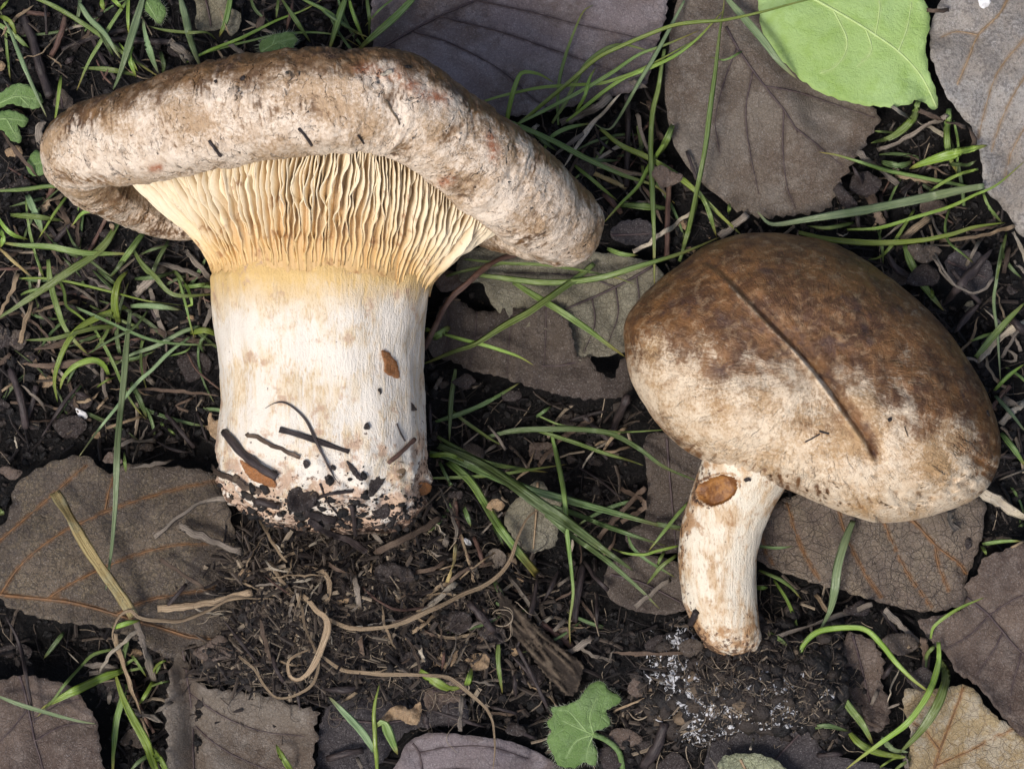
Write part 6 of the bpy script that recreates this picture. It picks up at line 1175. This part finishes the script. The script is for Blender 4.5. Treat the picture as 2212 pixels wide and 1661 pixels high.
herb(1, [(150,955),(175,900),(205,870),(242,895),(270,960),(260,1005),(200,1022),(165,1000)], 2.5, 'dull green herb leaf behind the left end of the large cap', [(160,960),(250,940)], [])
herb(1, [(830,20),(880,-10),(930,10),(962,60),(950,112),(920,142),(885,105),(845,65)], 3.0, 'hairy oval green herb leaf at the top edge above the large cap', [(850,10),(920,130)], [], hairs=60)
herb(1, [(1500,290),(1515,235),(1560,215),(1600,198),(1690,188),(1722,235),(1700,270),(1715,300),(1600,330),(1530,330)], 4.0, 'hairy toothed green herb leaf just above the large cap', [(1510,300),(1610,250),(1710,220)], [[(1580,265),(1600,205)],[(1620,245),(1680,290)]], hairs=90)
sp = thing('sprout', 'young green sprout with two leaves beside the mauve leaf', 'sprout', at(817, 1661, 2))
B(8, [(290,1690),(272,1450),(270,1300),(300,1165)], 30, 'y', lift=4, z=2, tip='e', parent=sp, name='stalk', shape='tube')
B(8, [(265,1425),(320,1390),(360,1470),(405,1575)], 60, 'g', lift=2, z=5, tip='b', parent=sp, name='leaf')
B(8, [(268,1555),(210,1460),(120,1360),(5,1240)], 46, 'b', lift=2, z=3, tip='e', parent=sp, name='leaf')
# rotten wood
wp = np.array([vxy(u, v) for u, v in uvs(8, [(975,590),(1010,640),(1060,690),(1130,750),(1200,820),(1300,910),(1400,1000),(1485,1060),(1470,1130),(1452,1200),(1400,1245),(1340,1200),(1290,1150),(1230,1080),(1180,1010),(1130,950),(1085,900),(1040,830),(1000,740)])]) * .99
wd_ = unit(np.array([1., -1.1])); wc = wp.mean(0); wnv = np.array([-wd_[1], wd_[0]])
def wz(x, y):
    a = (x - wc[0]) * wd_[0] + (y - wc[1]) * wd_[1]; b = (x - wc[0]) * wnv[0] + (y - wc[1]) * wnv[1]
    rid = np.abs(fbm(b / 1.5, a / 11, s=150, o=2)); return 4.6 - .055 * b * b + 1.7 * np.clip(rid * 2, 0, 1) + .9 * fbm(a / 2.6, b / 1.4, s=153, o=2) * .6
V, F, v2 = sheet(wp, .42, wz, 2.6, (.5, 1.4), seed=9, dense=.4)
a = (v2[:, 0] - wc[0]) * wd_[0] + (v2[:, 1] - wc[1]) * wd_[1]; b = (v2[:, 0] - wc[0]) * wnv[0] + (v2[:, 1] - wc[1]) * wnv[1]
mk('rotten_wood', V * MM, F, M['wood'], attrs=dict(veind=np.tile(np.clip(np.abs(fbm(b / 1.5, a / 11, s=150, o=2)) * 2.2, 0, 1), 2)), label='weathered grooved piece of rotten wood above the lobed herb leaf', cat='wood')
raster_up(v2, V[:len(v2), 2], None)

# ------------------------------------------------------------------ crumbs, fibres: too many to count
def ico():
    t = (1 + 5 ** .5) / 2
    v = unit(np.array([(-1,t,0),(1,t,0),(-1,-t,0),(1,-t,0),(0,-1,t),(0,1,t),(0,-1,-t),(0,1,-t),(t,0,-1),(t,0,1),(-t,0,-1),(-t,0,1)], float))
    f = np.array([(0,11,5),(0,5,1),(0,1,7),(0,7,10),(0,10,11),(1,5,9),(5,11,4),(11,10,2),(10,7,6),(7,1,8),(3,9,4),(3,4,2),(3,2,6),(3,6,8),(3,8,9),(4,9,5),(2,4,11),(6,2,10),(8,6,7),(9,8,1)])
    return v, f
IV, IF = ico()
def ico2():
    v, f = ico(); v = list(map(tuple, v)); mid = {}; nf = []
    def m(a, b):
        k = (min(a, b), max(a, b))
        if k not in mid: mid[k] = len(v); v.append(tuple(unit((np.array(v[a]) + np.array(v[b])) / 2)))
        return mid[k]
    for a, b, c in f: x, y, z = m(a, b), m(b, c), m(c, a); nf += [(a, x, z), (b, y, x), (c, z, y), (x, y, z)]
    return np.array(v), np.array(nf)
JV, JF = ico2()
def crumbs(name, X, Y, Z, size, mat, tone, label, cat, flat=.75, **kw):
    n = len(X); r = np.random.default_rng(n); rnd = kw.pop('round_', False); PV, PF = (JV, JF) if rnd else (IV, IF); m = len(PV)
    if rnd: o3 = r.uniform(0, 90, (n, 1, 1)); q = PV[None] * 1.3 + o3; jit = (1 + .55 * pn(q[..., 0], q[..., 1], q[..., 2], s=5) + .3 * pn(q[..., 0] * 2.3, q[..., 1] * 2.3, q[..., 2] * 2.3, s=6))[..., None]
    else: jit = 1 + r.uniform(-.28, .28, (n, 12, 1))
    v = PV[None] * jit * size[:, None, None] * r.uniform(.6, 1.25, (n, 1, 3)); v[:, :, 2] *= flat
    a = r.uniform(0, 6.28, n); c, s = np.cos(a)[:, None], np.sin(a)[:, None]
    x = v[:, :, 0] * c - v[:, :, 1] * s + X[:, None]; y = v[:, :, 0] * s + v[:, :, 1] * c + Y[:, None]; z = v[:, :, 2] + Z[:, None]
    F = (PF[None] + (np.arange(n) * m)[:, None, None]).reshape(-1, 3)
    return mk(name, np.stack([x, y, z], -1).reshape(-1, 3) * MM, F, mat, origin=(0, 0, 0) if kw.pop('zero', 0) else None, attrs=dict(tone=np.repeat(tone, m)), smooth=rnd, label=label, cat=cat, **kw)
r = np.random.default_rng(3)
X = r.uniform(-148, 148, 34000); Y = r.uniform(-114, 114, 34000)
free = samp(HT, X, Y) - samp(H0, X, Y) < .8
X, Y = X[free], Y[free]; sz = .28 + .95 * r.random(len(X)) ** 3.2
crumbs('soil_crumbs', X, Y, samp(H0, X, Y) + sz * .35, sz, M['crumb'], r.random(len(X)) * .95, 'dark humus crumbs scattered over the whole ground', 'soil', kind='stuff')
# fibres and needles
def fibres(name, X, Y, L, W, zoff, tone, label, H, seed, kind='stuff', slope=.25, up=0, mat='bits', cat='litter'):
    r = np.random.default_rng(seed); n = len(X); a = r.uniform(0, 6.28, n); m = 4
    t = np.linspace(-.5, .5, m); bend = r.normal(0, .22, n)
    px = X[:, None] + np.cos(a)[:, None] * L[:, None] * t + np.sin(a)[:, None] * (bend * L)[:, None] * (t * t) * 2
    py = Y[:, None] + np.sin(a)[:, None] * L[:, None] * t - np.cos(a)[:, None] * (bend * L)[:, None] * (t * t) * 2
    hz = samp(H, px, py); pz = .5 * hz + .5 * hz.mean(1, keepdims=True) + zoff + (r.normal(0, slope, n) * L)[:, None] * t + up
    dx, dy = -np.sin(a)[:, None] * W[:, None] * .5, np.cos(a)[:, None] * W[:, None] * .5
    ring = np.stack([np.stack([px + dx, py + dy, pz], -1), np.stack([px, py, pz + W[:, None] * .45], -1), np.stack([px - dx, py - dy, pz], -1)], 2)
    V = ring.reshape(-1, 3) * MM; base = (np.arange(n) * m * 3)[:, None, None]
    F = (gridF(m, 3, cv=True)[None] + base).reshape(-1, 4)
    return mk(name, V, F, M[mat], attrs=dict(tone=np.repeat(tone, m * 3)), smooth=False, label=label, cat=cat, kind=kind)
X = r.uniform(-148, 148, 9600); Y = r.uniform(-114, 114, 9600); free = samp(HT, X, Y) - samp(H0, X, Y) < .8; X, Y = X[free], Y[free]; nX = len(X)
fibres('plant_fibres', X, Y, r.uniform(2, 11, nX), .12 + .7 * r.random(nX) ** 2.5, .5, r.random(nX), 'fine dark needles and fibres strewn over the soil', H0, 5)
# tangle below the large stem
cx, cy = vxy(720, 1330); X = cx + r.normal(0, 18, 4600); Y = cy + 1.5 + r.normal(0, 10.5, 4600); nX = len(X)
fibres('root_tangle', X, Y, r.uniform(1.5, 10, nX), .08 + 1.0 * r.random(nX) ** 4, .9, .3 + .7 * r.random(nX), 'tangle of brown roots and fibres below the large stem', H0, 8, slope=.45)
X = cx + r.normal(0, 18, 2400); Y = cy + r.normal(0, 10, 2400); sz = .2 + 1.3 * r.random(2400) ** 4
crumbs('tangle_crumbs', X, Y, samp(H0, X, Y) + sz * .5, sz, M['crumb'], .15 + .84 * r.random(2400), 'soil crumbs caught in the root tangle below the large stem', 'soil', kind='stuff', round_=True)
# soil clump on the small stem foot
n_ = 5600; cx, cy = vxy(1625, 1472); q = r.normal(0, 1, (n_, 2)); X = cx + q[:, 0] * 12 + .25 * q[:, 1] * 6; Y = cy + q[:, 1] * 7
k = ((X - cx) / 25) ** 2 + ((Y - cy) / 15.5) ** 2 < 1.0 + .9 * fbm(X / 8, Y / 8, s=160, o=3); X, Y = X[k], Y[k]; sz = .32 + 2.0 * r.random(len(X)) ** 4
Zc = samp(H0, X, Y) + r.random(len(X)) * (1 + 3.4 * np.exp(-((X - cx) / 17) ** 2 - ((Y - cy) / 10) ** 2))
crumbs('soil_clump', X, Y, Zc, sz, M['crumb'], .25 + .74 * r.random(len(X)) ** .8, 'clump of dark crumbly soil at the foot of the small stem', 'soil clump', flat=.95, kind='stuff', round_=True)
HC = H0.copy(); ii = np.clip(((X - GX0) / GS).round().astype(int), 1, len(gx) - 2); jj = np.clip(((Y - GY0) / GS).round().astype(int), 1, len(gy) - 2)
for da in (-1, 0, 1):
    for db in (-1, 0, 1): np.maximum.at(HC, (ii + da, jj + db), Zc + sz * .55)
nf = 1500; X = cx + r.normal(0, 12, nf); Y = cy + r.normal(0, 7.5, nf)
fibres('clump_roots', X, Y, r.uniform(1.5, 6, nf), .08 + .3 * r.random(nf) ** 2.5, .5, .5 + .5 * r.random(nf), 'fine pale rootlets poking out of the soil clump', HC, 12, slope=.5)
# white fungal threads on the clump
sp_ = [(1452,1440,26,60),(1435,1425,14,20),(1500,1495,30,70),(1640,1470,34,90),(1560,1545,45,110),(1655,1545,40,90),(1500,1560,30,40),(1610,1600,30,50),(1780,1495,22,24),(1470,1380,16,30),(1460,1460,16,40)]
xs, ys, ss = [], [], []
for u, v, rad, cnt in sp_:
    cnt = int(cnt * 1.7)
    x, y = vxy(u, v)
    xs.append(x + r.normal(0, rad * .075, cnt)); ys.append(y + r.normal(0, rad * .06, cnt)); ss.append(.12 + .5 * r.random(cnt) ** 2.5)
xs, ys, ss = np.concatenate(xs), np.concatenate(ys), np.concatenate(ss)
xs2 = np.concatenate([xs + r.normal(0, 1.1, len(xs)) for _ in range(3)]); ys2 = np.concatenate([ys + r.normal(0, 1.1, len(xs)) for _ in range(3)]); nn = len(xs2)
ss = ss * .95
A = crumbs('mycelium_specks', xs, ys, samp(HC, xs, ys) + .1 + .2 * r.random(len(xs)), ss, M['myc'], r.random(len(xs)), 'white mouldy specks dusted over the soil clump', 'mycelium', kind='stuff')
fibres('white_mycelium', xs2, ys2, r.uniform(.3, 1.7, nn), .06 + .22 * r.random(nn) ** 2, .25, r.random(nn), 'white fungal threads webbed over the soil clump', HC, 21, slope=.4, mat='myc', cat='mycelium')

# soil grains and fibres sticking to the foot of the large stem
xs, ys, zs = [], [], []
while len(xs) < 520:
    u = random.uniform(470, 925); v = 1142 - abs(random.gauss(0, 42)); h = onmush(u, v)
    if h is None: continue
    xs.append(h[0][0] * 1000); ys.append(h[0][1] * 1000); zs.append(h[0][2] * 1000)
xs, ys, zs = np.array(xs), np.array(ys), np.array(zs); sz = .15 + 1.0 * r.random(len(xs)) ** 4
crumbs('clinging_soil', xs, ys, zs + .1, sz, M['crumb'], .1 + .88 * r.random(len(xs)), 'soil grains clinging to the foot of the large stem', 'soil', kind='stuff', round_=True)

# thin curly rootlets
def rootlets(name, spots, cnt, label, H, seed):
    r = np.random.default_rng(seed); VV, FF, TT = [], [], []; o = 0
    for i in range(cnt):
        u, v, su, sv = spots[i % len(spots)]; x, y = vxy(u + r.normal(0, su), v + r.normal(0, sv)); a = r.uniform(0, 6.28); w = 0.; P = []
        for k in range(int(r.uniform(10, 26))):
            P.append((x, y)); w = .8 * w + r.normal(0, .22); a += w; x += math.cos(a) * .7; y += math.sin(a) * .7
        P = np.array(P); z = smooth1(samp(H, P[:, 0], P[:, 1]), 2) + .3 + .5 * r.random() + .8 * np.abs(pn(np.arange(len(P)) / 6, np.zeros(len(P)) + i, s=3))
        tv, tf, _ = tube(np.column_stack([P, z]) * MM, np.linspace(1, .45, len(P)) * (.06 + .13 * r.random() ** 2) * MM, 4)
        VV.append(tv); FF += [[q + o for q in f] for f in tf]; TT.append(np.full(len(tv), r.choice([.6, .8, .88, .95, .97, 1.]))); o += len(tv)
    return mk(name, np.vstack(VV), FF, M['bits'], attrs=dict(tone=np.concatenate(TT)), label=label, cat='roots', kind='stuff')
rootlets('rootlets', [(700, 1300, 120, 60), (600, 1250, 70, 50), (900, 1250, 90, 80), (780, 1450, 120, 50), (1000, 1350, 60, 90)], 230, 'thin curly rootlets in the tangle below the large stem', HT, 31)
rootlets('clump_rootlets', [(1500, 1560, 70, 40), (1700, 1560, 60, 40), (1620, 1480, 90, 50), (1560, 1420, 80, 30), (1770, 1480, 30, 50)], 150, 'curly pale rootlets hanging from the soil clump', HC, 32)
